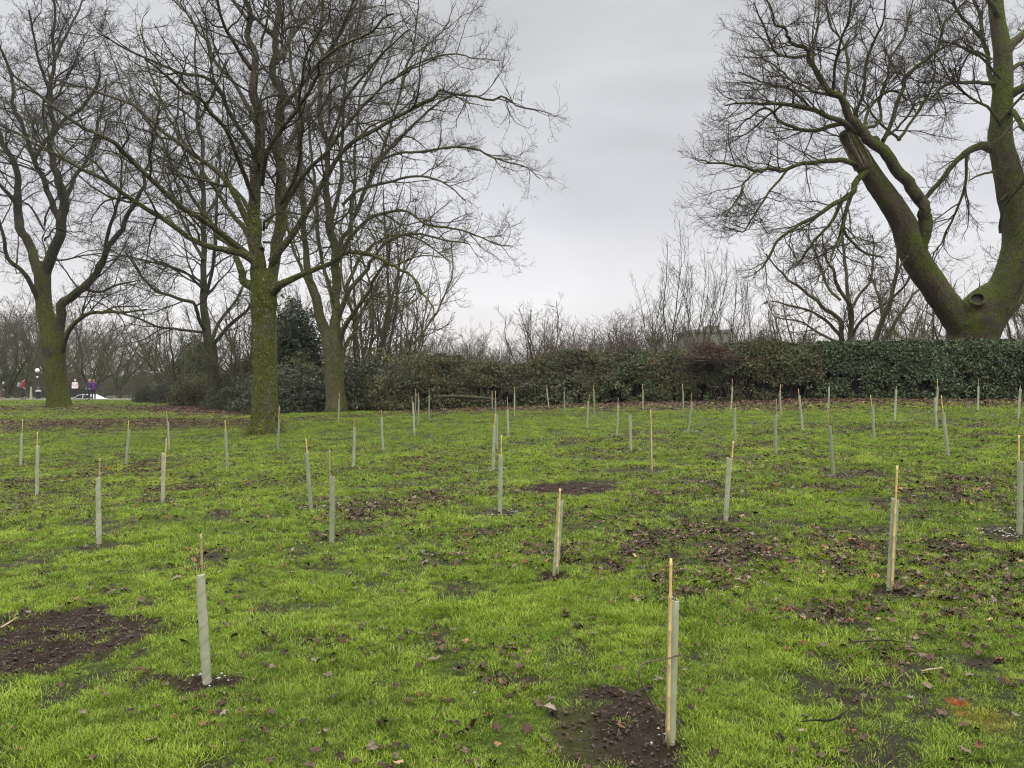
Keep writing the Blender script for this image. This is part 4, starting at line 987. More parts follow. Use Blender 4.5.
L.new(mx2.outputs[0], nt.nodes['Material Output'].inputs[0]); M['guard'] = m
M['cane'] = m_simple('bamboo_cane', (.50, .35, .13), .55, var=.3, scale=9)
M['cane_grey'] = m_simple('weathered_cane', (.27, .20, .12), .7, var=.3, scale=9)
M['sapling'] = m_simple('sapling_bark', (.07, .045, .032), .7, var=.3)
M['seam'] = m_simple('guard_seam', (.20, .215, .16), .5)
def guard_tube_mesh():
    """spiral guard: thin wound plastic strip, one turn overlapping the next, open at both ends; 1 m tall unit"""
    k, n = 20, 150; V = []; r0 = .0205
    for w_, dr in ((0, 0), (1, -.0022)):
        for j in range(n + 1):
            z = j / n
            for i in range(k):
                th = 2 * pi * i / k; ph = ((z * 7 - i / k) % 1.0)
                rr = r0 + dr + .0018 * (1 - ph) + .0012 * sin(2 * th + 3 * z)
                V.append((rr * cos(th), rr * sin(th), z + (.012 * cos(th + .6) if j == n else 0)))
    Fc = []
    for w_ in (0, 1):
        o = w_ * (n + 1) * k
        for j in range(n):
            for i in range(k):
                q = (o + j * k + i, o + j * k + (i + 1) % k, o + (j + 1) * k + (i + 1) % k, o + (j + 1) * k + i)
                Fc.append(q if w_ == 0 else q[::-1])
    o = (n + 1) * k
    for j, fl in ((0, 1), (n, 0)):
        for i in range(k):
            q = (j * k + i, j * k + (i + 1) % k, o + j * k + (i + 1) % k, o + j * k + i); Fc.append(q if not fl else q[::-1])
    return np_mesh('guard_tube', np.array(V), [np.array(Fc)], M['guard'])
def cane_mesh(mt):
    """1 m unit bamboo cane with nodes"""
    prof = [(.0, .0), (.0062, 0)]
    for q in np.arange(.12, 1., .17): prof += [(.0060, q - .006), (.0074, q), (.0058, q + .006)]
    prof += [(.0052, 1.), (.0035, 1.), (.0033, .985), (.0, .985)]
    return lathe(prof, 10, 'cane', mt)
gm = guard_tube_mesh(); cms = [cane_mesh(M['cane']), cane_mesh(M['cane_grey'])]
def sap_mesh(seed):
    r = np.random.default_rng(seed); tb = TB(); p = [(0, 0, 0)]
    for i in range(5): p.append((r.normal(0, .004), r.normal(0, .004), (i + 1) * .2))
    tb.add(spline(np.array(p), 14), np.linspace(.0045, .0018, 14), 6)
    for i in range(2):
        z = r.uniform(.8, .95); d = r.normal(0, .02, 2); tb.add(np.array([(0, 0, z), (d[0] * .6, d[1] * .6, z + .05), (d[0], d[1], z + .12)]), np.array([.002, .0016, .001]), 4)
    return tb.mesh('sapling', M['sapling'])
sms = [sap_mesh(i) for i in range(3)]
def place_stick(o, a, b):
    """aim a 1 m unit mesh from point a to point b"""
    v = Vector(b) - Vector(a); o.location = a; o.rotation_euler = v.to_track_quat('Z', 'X').to_euler(); o.scale = (1, 1, v.length)
#  guard top x,y, foot x,y, cane top x,y (0 = none seen), grey cane?, label
TG = [
 (21.5,434,20.5,466, 22.6,419,0,'pale tree guard nearest the left edge, left of the whitish taller one'),
 (37.5,446,36.5,495, 37.5,432,0,'whitish tree guard with thin yellow cane, second from the left edge'),
 (129,430,125.5,466, 128.5,421,0,'tree guard leaning right, just right of the orange paint dots'),
 (98,478,98.5,545, 99.7,458,1,'grey tree guard with brown cane, below the orange paint dots on the left'),
 (168,422,169,450, 166.6,411,0,'small tree guard with curved cane right behind a nearer guard, left of the slender tree'),
 (163.3,453,162.5,503, 166.3,438.5,0,'grey tree guard with cane leaning out, in front of a smaller guard, left lawn'),
 (225.3,430,227.5,469, 225,420,0,'tree guard leaning left on bright grass just left of the mossy trunk'),
 (279.3,419.5,277.5,450, 279.3,406,0,'tree guard standing at the right foot of the mossy trunk'),
 (306.3,453,311,510, 306,439,0,'tree guard leaning left with yellow cane, below right of the mossy trunk'),
 (332.5,477,331.5,544, 329.6,450,1,'tall grey-green tree guard with thin cane beside a dark leaf patch, left of centre'),
 (339,399,338.5,422, 339.5,393,0,'small white tree guard right in front of the forked grey-green trunk'),
 (354.5,427.5,353.5,468, 354,419,1,'grey tree guard with a barely taller cane, below the forked trunk'),
 (381.5,418,383,452, 381.3,410,1,'grey tree guard on its own between the forked trunk and the cluster of four'),
 (413,403,414.5,436, 412,397,1,'dull grey tree guard, nearest of the cluster of four below the log end'),
 (415.8,394,415.5,412, 415.5,389,0,'farthest tree guard of the cluster of four left of the fallen log'),
 (418.7,400,418,424, 418.8,394,0,'thin white tree guard, second nearest of the cluster of four'),
 (429.3,395.5,428.8,418, 429.3,392,1,'tree guard at the right of the cluster of four, near the log end'),
 (480.5,390,482.5,407.5, 480.3,386,0,'slim tree guard leaning left in front of the middle of the fallen log'),
 (492,392,492.3,410, 492,391,1,'short grey tree guard in front of the right end of the fallen log'),
 (495.5,401.5,495,424, 495.5,391,0,'white tree guard standing behind two nearer guards in mid-lawn line'),
 (497,415,497,451, 497,412,1,'middle grey tree guard of three lined up behind each other, mid-lawn'),
 (494.5,426,493,471, 495.3,414,0,'grey-green tree guard with white flakes at its foot, front of the mid-lawn line'),
 (500.8,455,500,516, 501.5,435.5,0,'tall tree guard with cane, nearest one left of the mid-lawn bare soil patch'),
 (507.5,410,508.3,436, 507.3,397,1,'brownish thin tree guard just right of the mid-lawn line of three'),
 (514.5,393,514.5,417, 514.5,387,0,'bright white thin tree guard below the slanting dead branch'),
 (535.5,383,535.7,405, 0,0,0,'white tree guard in the leaves at the foot of the slanting dead branch'),
 (546.7,389.5,549,408, 546.4,386,0,'whitish tree guard leaning left in the leaf litter right of the dead branch'),
 (564.3,392,564.5,412, 564.5,387,1,'dim grey tree guard in the leaf litter, third right of the dead branch'),
 (588.3,401,587,429, 589.5,395,1,'dull grey tree guard beside a taller thin one farther back, centre right'),
 (593.8,390,594.7,417, 593.3,385,0,'thin tree guard just behind the dull grey one, centre right'),
 (618.3,405,617,437, 618.3,398,1,'grey-green tree guard left of the one without a cane, centre right'),
 (630,415,631,453, 0,0,1,'straight green-grey tree guard without any visible cane, left of the tall yellow cane'),
 (643,390,643,410, 642.5,384,0,'tree guard standing in leaf litter against the hedge above the tall yellow cane'),
 (650.5,423,651.5,474, 650.3,410,0,'tree guard with pale yellow cane down its front, right of the mid-lawn soil patch'),
 (683,391,683.5,414, 682.5,384,0,'upright tree guard by the hedge just behind the right-leaning one'),
 (692.2,402,688.3,432, 691.7,393,1,'tree guard leaning right with white flakes at its foot, below the grey building'),
 (732.5,387,731,411, 732.3,379,0,'farthest tree guard of three in a line below the right of the grey building'),
 (734.7,408.5,735.3,445, 735.5,403,1,'middle tree guard of three in a line below the right of the grey building'),
 (729.3,458,726,523, 733.3,441,0,'large tree guard with yellow cane leaning right, nearest of three in line'),
 (775.5,415,776,457, 776.3,399,1,'grey tree guard with orange-brown cane, in front of a paler one by the hedge'),
 (780,391,781,416, 780.3,384,0,'pale tree guard by the hedge behind the one with orange-brown cane'),
 (799.2,396,803,431, 798.3,389,0,'pale tree guard leaning left alone before the low dry bush patch'),
 (829.2,387,828.5,410, 829.3,382,1,'tree guard standing in leaf litter below the bushy pale-stemmed tree'),
 (829.5,426,834,478, 826.7,403,1,'large tree guard leaning left with brown cane, right side of the lawn'),
 (872.3,405,874.7,441, 870.5,395,0,'whitish tree guard leaning left, before the hedge below the leaning pale tree'),
 (896.3,390,894.7,421, 896.5,386,1,'slim grey tree guard by the hedge below the snapped stem'),
 (937.8,387,936.5,412, 937.5,379,0,'tall-caned farthest tree guard of three crowded below the huge forked trunk'),
 (935.3,397.5,936.7,430, 0,0,1,'caneless middle tree guard of three crowded below the huge forked trunk'),
 (943.3,413,948.7,457, 941.2,395.5,0,'nearest and most tilted of three crowded tree guards below the huge forked trunk'),
 (978.5,386,978,410, 978.5,378,1,'thin brown tree guard against the hedge right of the huge forked trunk'),
 (1020.5,389,1018,421, 1020.3,386,1,'grey tree guard by the hedge close to the right edge'),
 (1020.5,461,1020,536, 1018.8,435,0,'large tree guard with yellow cane cut by the right edge, white scraps at its foot'),
 (895.5,499,890,593, 895,465,0,'large tree guard with very tall yellow cane amid dead leaves'),
 (560.5,500,555.5,579, 559.8,488,0,'twisted dark green-grey tree guard leaning right below the mid-lawn soil patch'),
 (200,575,206.5,688, 201,534,1,'wide pale green tree guard leaning left, right of the large bare soil patch'),
 (674,599,670.5,744, 669.5,557,0,'nearest tree guard with thick yellow cane and a bare bent twig at its foot')]
GG = 'tree guards planted across the lawn'
for i, (tx, ty, fx, fy, cx, cy, gc, lb) in enumerate(TG):
    X, Y, Z = hit(fx, fy); Z = float(gz(X, Y)[0]) - .015
    e = empty('tree_guard', (X, Y, Z)); tag(e, lb, 'tree guard', GG)
    top = P3(tx, ty, Y) - np.array([X, Y, Z])
    g = link('guard_tube', gm, e); place_stick(g, (0, 0, 0), top)
    wide = 1.0
    g.scale = (wide, wide, g.scale[2]); 
    ln = float(np.linalg.norm(top)); ax = top / ln
    side = (-.014, -.006, .012)[i % 3]
    side = {54: .012, 55: -.015, 53: .006, 52: -.003, 33: .004}.get(i, side)
    if cx:
        ct = P3(cx, cy, Y) - np.array([X, Y, Z]) + [0, -.033 * wide, 0]; off = np.array([side, -.033 * wide, 0])
        if i not in (33, 52, 53, 55): off = np.array([.008 * (i % 3 - 1), .0, 0]); ct = ct + [0, .03 * wide, 0]
        c = link('cane', cms[gc], e); place_stick(c, tuple(off), tuple(ct)); w = .9 if i == 54 else 1.05; c.scale = (w, w, c.scale[2])
    sp = link('sapling', sms[i % 3], e); place_stick(sp, (.004, .002, 0), tuple(ax * (ln + (.02 + .10 * ((i * 7) % 5) / 5))))
    if i == 55:
        pts = [P3(px, py, Y + dy) for px, py, dy in ((664, 741, -.06), (661, 728, -.07), (657, 715, -.08), (651, 701, -.1), (644, 689, -.12), (639.5, 676, -.13), (641, 667, -.12), (647, 662.5, -.1), (658, 661, -.08), (668, 658.5, -.05), (676, 656, -.05), (683, 655, -.05))]
        tb = TB(); q = spline(np.array(pts), 50); q += np.stack([fnoise(np.stack([np.arange(50) * .5, np.full(50, k * 9.)], -1), 2) for k in range(3)], -1) * .004
        tb.add(q, np.linspace(.0048, .0022, 50) * (1 + .25 * (np.arange(50) % 9 == 0)), 7)
        for k, d in ((20, (-.02, 0, .02)), (27, (-.015, .01, .012)), (36, (.01, 0, .018)), (43, (.03, 0, .004))): tb.add(np.array([q[k], q[k] + np.array(d) * .6, q[k] + np.array(d)]), np.array([.002, .0018, .0012]), 5)
        o = link('sapling', tb.mesh('bent_twig', M['sapling'], (X, Y, Z)), e); o['label'] = 'bare bent twig growing out low down'
GUARDS = [(hit(t[2], t[3])) for t in TG]

# ------------------------------------------------------------------ log, dead branch, sticks
def on_ground(px, py, lift=0.): x, y, z = hit(px, py); return np.array([x, y, float(gz(x, y)[0]) + lift])
M['dead'] = m_bark('dead_wood', (.085, .07, .05), (.06, .065, .02), .35, 1, 3)
M['dead_dark'] = m_bark('wet_dead_wood', (.03, .024, .02), (.03, .035, .012), .3, 1, 3)
def stick(name, label, cat, pts, rad, mat, subs=(), k=9):
    tb = TB(); pts = np.array(pts, float); n = 24; q = spline(pts, n); tb.add(q, np.interp(np.linspace(0, 1, n), np.linspace(0, 1, len(rad)), rad), k, .18, freq=6)
    for sp_, r0 in subs: tb.add(spline(np.array(sp_, float), 12), np.linspace(r0, r0 * .25, 12), 5, .1)
    base = pts.mean(0); base[2] = pts[:, 2].min()
    return tag(link(name, tb.mesh(name, mat, base), loc=tuple(base)), label, cat)
Yl = 28.6
stick('fallen_log', 'mossy fallen log lying at the foot of the bramble hedge', 'log', [P3(438, 397, Yl), P3(455, 396.5, Yl), P3(480, 398, Yl), P3(500, 399.5, Yl - .2)], [.075, .065, .06, .035], M['dead'], [([P3(443, 397, Yl), P3(437, 401, Yl - .3), P3(436, 405, Yl - .5)], .03)])
stick('dead_branch', 'thin dark dead branch slanting up right from the log in front of the brambles', 'branch',
      [P3(485, 402, Yl - .4), P3(498, 399, Yl - .4), P3(507, 391, Yl - .5), P3(516, 385, Yl - .5), P3(528, 379.5, Yl - .3), P3(541, 376, Yl - .2)], [.045, .045, .035, .028, .018, .008], M['dead_dark'],
      [([P3(517, 384, Yl - .5), P3(524, 377, Yl - .4), P3(531, 371, Yl - .3), P3(540, 362, Yl)], .018), ([P3(512, 386, Yl - .5), P3(508, 378, Yl - .4), P3(505, 374, Yl - .3)], .012), ([P3(528, 379.5, Yl - .3), P3(527, 374, Yl - .3)], .01), ([P3(532, 371, Yl - .3), P3(545, 370, Yl - .1), P3(556, 372, Yl)], .01)])
stick('fallen_twig', 'curved thin dark twig lying in the grass at bottom right', 'twig', [on_ground(801, 739, .05), on_ground(815, 738.5, .055), on_ground(834, 735, .06), on_ground(852, 726, .06)], [.002, .0045, .005, .003], M['dead_dark'])
stick('fallen_twig', 'straight pale twig lying on the leaves below the tallest yellow cane', 'twig', [on_ground(852, 649, .04), on_ground(872, 651, .045), on_ground(890, 651.5, .045), on_ground(908, 653, .05)], [.005, .005, .004, .003], M['dead'])
stick('fallen_twig', 'small pale twig beside the red paint mark in the grass', 'twig', [on_ground(923, 679, .04), on_ground(933, 680, .045), on_ground(944, 680.5, .05)], [.003, .004, .0025], M['cane_grey'])
stick('fallen_twig', 'pale curved twig lying at the left edge of the big bare soil patch', 'twig', [on_ground(0, 636, .02), on_ground(8, 631, .03), on_ground(16, 626, .02)], [.004, .005, .003], M['cane_grey'])
stick('fallen_branch', 'short dark branch lying on the bare soil patch in mid-lawn', 'branch', [on_ground(556, 484, .0), on_ground(564, 486, .012), on_ground(573, 489, .0)], [.014, .013, .006], M['dead_dark'])

# ------------------------------------------------------------------ bench, bin, lamp, posts, car, bird
dark = m_simple('black_painted_iron', (.018, .02, .022), .4); wood = m_simple('dark_bench_wood', (.014, .012, .010), .7); white = m_simple('white_car_paint', (.72, .73, .74), .2, var=.04)
def build_bench():
    x, y = (77 - 512) * 60 / F, 60.; z = float(ground(x, y)) + .05; e = empty('park_bench', (x, y, z)); tag(e, 'dark park bench on the path beside the large left tree', 'bench'); w = 1.95
    link('backrest', box_np([(0, -.28 - .02 * i, .50 + .13 * i, w, .03, .10) for i in range(3)], 'backrest', wood), e)
    link('seat', box_np([(0, -.2 + .12 * i, .42, w, .10, .035) for i in range(4)], 'seat', wood), e)
    for s_ in (-1, 1): link('leg', box_np([(s_ * w * .42, -.27, .40, .06, .06, .80), (s_ * w * .42, .17, .20, .06, .06, .40), (s_ * w * .42, -.05, .385, .06, .40, .03), (s_ * w * .42, -.02, .62, .05, .44, .035)], 'leg', dark), e)
build_bench()
def build_lamp():
    Y = 62.; x = (37.3 - 512) * Y / F; z = float(ground(x, Y)) + .03; e = empty('lamp_post', (x, Y, z)); tag(e, 'slim black lamp post with a white globe, left of the large left tree', 'street lamp')
    H = CAMZ + (HOR - 372.6) * Y / F - z
    link('pole', lathe([(.0, 0), (.10, 0), (.10, .25), (.07, .32), (.05, .5), (.045, H * .6), (.04, H - .12), (.10, H - .06), (.11, H), (.0, H)], 14, 'pole', dark), e)
    link('collar', lathe([(.04, H - .42), (.07, H - .40), (.08, H - .36), (.07, H - .32), (.04, H - .30)], 14, 'collar', white), e)
    gl = m_simple('opal_globe', (.78, .77, .70), .25, var=.03); pr = [(.0, H - .01)] + [(.17 * sin(a), H + .165 - .17 * cos(a)) for a in np.linspace(.3, pi - .05, 12)] + [(0, H + .335)]
    link('globe', lathe(pr, 18, 'globe', gl), e)
build_lamp()
def build_bin():
    Y = 60.8; x = (38.2 - 512) * Y / F; z = float(ground(x, Y)) + .05; e = empty('litter_bin', (x, Y, z)); tag(e, 'dark round litter bin with a white band, standing at the lamp post', 'bin')
    link('bin_body', lathe([(0, 0), (.17, 0), (.175, .04), (.175, .55), (.19, .57)], 20, 'bin_body', dark), e)
    link('band', lathe([(.19, .57), (.195, .575), (.195, .635), (.19, .64)], 20, 'band', white), e)
    link('lid', lathe([(.188, .645), (.17, .68), (.11, .70), (.10, .84), (.09, .90), (.04, .94), (0, .95)], 20, 'lid', dark), e)
build_bin()
def post(px, Y, h, r0, r1, col, label, name='post'):
    x = (px - 512) * Y / F; z = float(ground(x, Y)) - .02
    k = [(0, 0), (r0, 0), (r0, .12), (r0 * .8, .2), (r1, h - .08), (r1 * .8, h), (0, h + .04)]
    tag(link(name, lathe(k, 8, name, m_simple('weathered_post', col, .85)), loc=(x, Y, z)), label, 'post')
post(31, 60.5, 1.0, .13, .06, (.26, .25, .17), 'pale tapered post between the red jacket and the litter bin')
post(114.4, 74, .95, .07, .06, (.20, .20, .15), 'pale post on the grass right of the white car')
post(134, 68, .5, .05, .045, (.45, .45, .42), 'short whitish post left of the small rounded bush')
def build_car():
    Y = 80.; xc = (91 - 512) * Y / F; z = float(ground(xc, Y)) + .06; e = empty('white_car', (xc, Y, z)); tag(e, 'low white car parked beyond the path, partly hidden behind the people', 'car')
    prof = [(-2.1, .35), (-2.12, .62), (-2.05, .86), (-1.75, .93), (-1.35, 1.02), (-.95, 1.30), (-.4, 1.40), (.15, 1.36), (.55, 1.18), (.95, .98), (1.5, .86), (1.95, .74), (2.1, .58), (2.08, .32)]
    arches = lambda cx: [(cx + .36 * cos(a), .30 + .36 * sin(a)) for a in np.linspace(0, pi, 9)]
    low = [(2.0, .22)] + arches(1.32) + arches(-1.3) + [(-2.0, .22)]
    pl = prof + low; n = len(pl); V = []; zs = (-.82, -.80, 0, .80, .82)
    bm_rows = []
    for sy, ins in ((-.84, 0.06), (-.86, 0), (.86, 0), (.84, .06)):
        for (a, h) in pl:
            tum = max(0, h - .9) * .42; V.append((a * (1 - ins * .15), sy * (1 - tum * .5), h - (ins * .15 if h > .5 else 0)))
    Fc = [(j * n + i, j * n + (i + 1) % n, (j + 1) * n + (i + 1) % n, (j + 1) * n + i) for j in range(3) for i in range(n)]
    import bmesh
    bm = bmesh.new(); vs = [bm.verts.new(v) for v in V]
    for f in Fc: bm.faces.new([vs[i] for i in f])
    for j in (0, 3):
        edge = [vs[j * n + i] for i in range(n)]; f = bm.faces.new(edge if j == 0 else edge[::-1]); bmesh.ops.triangulate(bm, faces=[f])
    bmesh.ops.recalc_face_normals(bm, faces=bm.faces); me = bpy.data.meshes.new('body'); bm.to_mesh(me); bm.free(); me.materials.append(white)
    link('body', me, e)
    glass = m_simple('car_glass', (.02, .025, .03), .08); tyre = m_simple('tyre', (.02, .02, .02), .8); rim = m_simple('wheel_rim', (.4, .4, .42), .3, 1.)
    for s_ in (-1, 1):
        for nm, pts in (('rear_window', [(-1.25, .98), (-.88, 1.25), (-.45, 1.33), (-.42, .96)]), ('front_window', [(-.34, .96), (-.36, 1.33), (.12, 1.29), (.70, .96)])):
            V = [(a, s_ * (.865 - max(0, h - .9) * .42 * .43 + q), h) for q in (0., .012) for a, h in pts]
            link(nm, np_mesh(nm, np.array(V), [np.array([(0, 1, 2, 3), (4, 7, 6, 5), (0, 4, 5, 1), (1, 5, 6, 2), (2, 6, 7, 3), (3, 7, 4, 0)])], glass, False), e)
        for cx in (1.32, -1.3):
            w = lathe([(0, -.1), (.2, -.1), (.30, -.1), (.32, -.07), (.32, .07), (.30, .1), (.2, .1), (0, .1)], 24, 'wheel', tyre); o = link('wheel', w, e, (cx, s_ * .76, .32)); o.rotation_euler = (pi / 2, 0, 0)
            q = link('rim', lathe([(0, -.125), (.17, -.12), (.19, -.105), (.19, .105), (.17, .12), (0, .125)], 16, 'rim', rim), o)
        link('headlight', box_np([(2.02, s_ * .62, .66, .12, .3, .12)], 'headlight', m_simple('lamp_glass', (.6, .6, .6), .1)), e)
        link('tail_light', box_np([(-2.06, s_ * .66, .78, .1, .25, .12)], 'tail_light', m_simple('red_glass', (.4, .02, .02), .15)), e)
build_car()
def build_bird():
    c = P3(765.6, 303.6, 41.); tb = TB()
    tb.add(spline(np.array([(-.10, 0, .0), (-.05, 0, .03), (.02, 0, .07), (.08, 0, .12), (.11, 0, .16), (.135, 0, .165)]), 14), np.interp(np.linspace(0, 1, 14), [0, .15, .4, .65, .8, .92, 1], [.018, .045, .06, .045, .035, .012, .003]), 10)
    tb.add(np.array([(-.09, 0, 0), (-.16, 0, -.03), (-.22, 0, -.055)]), np.array([.03, .024, .018]), 6)
    tag(link('bird', tb.mesh('bird', m_simple('black_feathers', (.012, .012, .014), .5)), loc=tuple(c)), 'small black bird perched in the twigs above the hedge', 'bird')
build_bird()

# ------------------------------------------------------------------ people
def skin_obj(name, verts, edges, mat, parent, sub=2, root=0):
    me = bpy.data.meshes.new(name); me.from_pydata([v[:3] for v in verts], edges, []); o = link(name, me, parent)
    o.modifiers.new('skin', 'SKIN').use_smooth_shade = True
    for i, v in enumerate(verts):
        sv = me.skin_vertices[0].data[i]; r_ = v[3] if len(v) == 4 else None
        sv.radius = (v[3], v[4]) if len(v) == 5 else (v[3], v[3]); sv.use_root = (i == root)
    s_ = o.modifiers.new('sub', 'SUBSURF'); s_.levels = s_.render_levels = sub
    me.materials.append(mat); return o
skinm = m_simple('skin', (.42, .26, .19), .5, var=.05)
def person(px, Y, h, rz, label, coat, legs, hair, stride=.10, bend=0., arm=.12, hat=None, long_coat=False, bag=None, x=None):
    X = (px - 512) * Y / F; z = float(ground(X, Y)) + (.05 if Y > 58 else .0); e = empty('person', (X, Y, z), rz); tag(e, label, 'person'); k = h / 1.7
    q = lambda *a: tuple(v * k for v in a)
    def b_(y, z_): return (y - bend * max(0, z_ - .95)), z_      # lean forward (-y is forward)
    def T(x_, y_, z_): yy, zz = b_(y_, z_); return (x_, yy, zz)
    hp = T(0, 0, .93); ch = T(0, 0, 1.25); nk = T(0, 0, 1.44); hd = T(0, -.02, 1.55); ht = T(0, -.01, 1.64)
    V = [q(*hp, .14, .10), q(*ch, .15, .11), q(*nk, .055), q(*hd, .078, .088), q(*ht, .07, .08), q(*T(0, -.11, 1.555), .014)]
    E = [(0, 1), (1, 2), (2, 3), (3, 4), (3, 5)]
    def chain(pts, at):
        prev = at
        for p in pts: V.append(q(*p)); E.append((prev, len(V) - 1)); prev = len(V) - 1
        return prev
    pos_l = {}
    for s_ in (-1, 1):
        fy = -stride * s_; ax_, ay_, az_ = T(s_ * .19, 0, 1.38)
        sh = (ax_, ay_, az_, .055); el = T(s_ * .225, .03, 1.12); wr = T(s_ * .19, -arm, 1.0 if arm > .2 else .9)
        w = chain([sh, (*el, .042), (*wr, .028), (wr[0], wr[1] - .05, wr[2] - .03, .03)], 1)
        for f in range(4): chain([(wr[0] + (f - 1.5) * .018, wr[1] - .10, wr[2] - .05, .009), (wr[0] + (f - 1.5) * .019, wr[1] - .125 + abs(f - 1.4) * .008, wr[2] - .085, .008)], w)
        chain([(wr[0] - s_ * .035, wr[1] - .06, wr[2] - .03, .011), (wr[0] - s_ * .045, wr[1] - .09, wr[2] - .045, .009)], w - 1)
        kn = (s_ * .10, fy * .55 - .02, .50); an = (s_ * .10, fy, .09)
        chain([(s_ * .095, 0, .84, .088), (*kn, .06), (*an, .04), (s_ * .105, fy - .12, .035, .035)], 0)
        pos_l[s_] = (sh, el, wr, kn, an, fy)
    body = skin_obj('body', V, E, skinm, e)
    # coat with sleeves
    bot = .62 if long_coat else .82
    CV = [q(*T(0, 0, 1.06), .175, .135), q(*T(0, 0, 1.28), .185, .14), q(*T(0, .005, 1.43), .10, .085), q(0, .0, .92, .18, .14), q(0, 0, bot, .19 if long_coat else .18, .15)]
    CE = [(0, 1), (1, 2), (0, 3), (3, 4)]
    for s_ in (-1, 1):
        sh, el, wr, *_ = pos_l[s_]; n0 = len(CV); CV += [q(*sh[:3], .078), q(*el, .062), q(wr[0], wr[1] + .02, wr[2] + .01, .046)]; CE += [(1, n0), (n0, n0 + 1), (n0 + 1, n0 + 2)]
    skin_obj('coat', CV, CE, coat, e)
    TV = [q(0, 0, .93, .155, .12)]; TE = []
    for s_ in (-1, 1):
        *_, kn, an, fy = pos_l[s_]; n0 = len(TV); TV += [q(s_ * .095, 0, .82, .10), q(*kn, .075), q(an[0], an[1], an[2] + .03, .055)]; TE += [(0, n0), (n0, n0 + 1), (n0 + 1, n0 + 2)]
    skin_obj('trousers', TV, TE, legs, e)
    for s_ in (-1, 1):
        fy = pos_l[s_][5]; skin_obj('shoe', [q(s_ * .10, fy + .03, .045, .045), q(s_ * .105, fy - .08, .04, .045), q(s_ * .108, fy - .17, .035, .034)], [(0, 1), (1, 2)], dark, e, 1)
    skin_obj('hat' if hat else 'hair', [q(*T(0, .03, 1.60), .088, .075), q(*T(0, .015, 1.66), .088), q(*T(0, .05, 1.50), .07, .05)], [(0, 1), (0, 2)], hat or hair, e, 2)
    if bag:
        skin_obj('backpack', [q(*T(0, .22, 1.34), .13, .11), q(*T(0, .26, 1.15), .17, .15), q(*T(0, .24, .98), .15, .12)], [(0, 1), (1, 2)], bag, e, 2, 1)
    return e
def cloth(n, c): return m_simple(n, c, .85, var=.15, scale=12)
person(1.5, 61, 1.35, R(115), 'person in a dark jacket with pale shoulders, cut off by the left edge', cloth('dark_jacket', (.03, .03, .04)), cloth('brown_trousers', (.10, .06, .05)), cloth('dark_hair', (.03, .02, .02)), hat=cloth('white_hat', (.55, .56, .6)), bend=.25)
person(22, 59, 1.60, R(116), 'person in a red jacket carrying a grey backpack, walking left of the lamp post', cloth('red_jacket', (.30, .02, .03)), cloth('dark_trousers', (.02, .025, .035)), cloth('black_hair', (.02, .015, .015)), bag=cloth('grey_backpack', (.20, .23, .28)), bend=.15)
person(75, 61, 1.52, R(10), 'person in a pale pink top and light hat behind the bench', cloth('pale_pink_coat', (.66, .55, .57)), cloth('black_trousers', (.02, .02, .025)), cloth('pale_hair', (.4, .3, .2)), hat=cloth('pale_hat', (.62, .54, .55)))
person(89.6, 58.2, 1.56, R(-20), 'fair-haired person in navy and white, half hidden behind the purple coat', cloth('navy_coat', (.03, .035, .07)), cloth('navy_trousers', (.015, .018, .03)), cloth('fair_hair', (.55, .38, .26)))
person(93.6, 57.2, 1.58, R(206), 'person in a long purple coat seen from behind, by the bench end', cloth('purple_coat', (.09, .02, .13)), cloth('black_leggings', (.02, .02, .03)), cloth('sandy_hair', (.35, .2, .13)), long_coat=True, stride=.14)

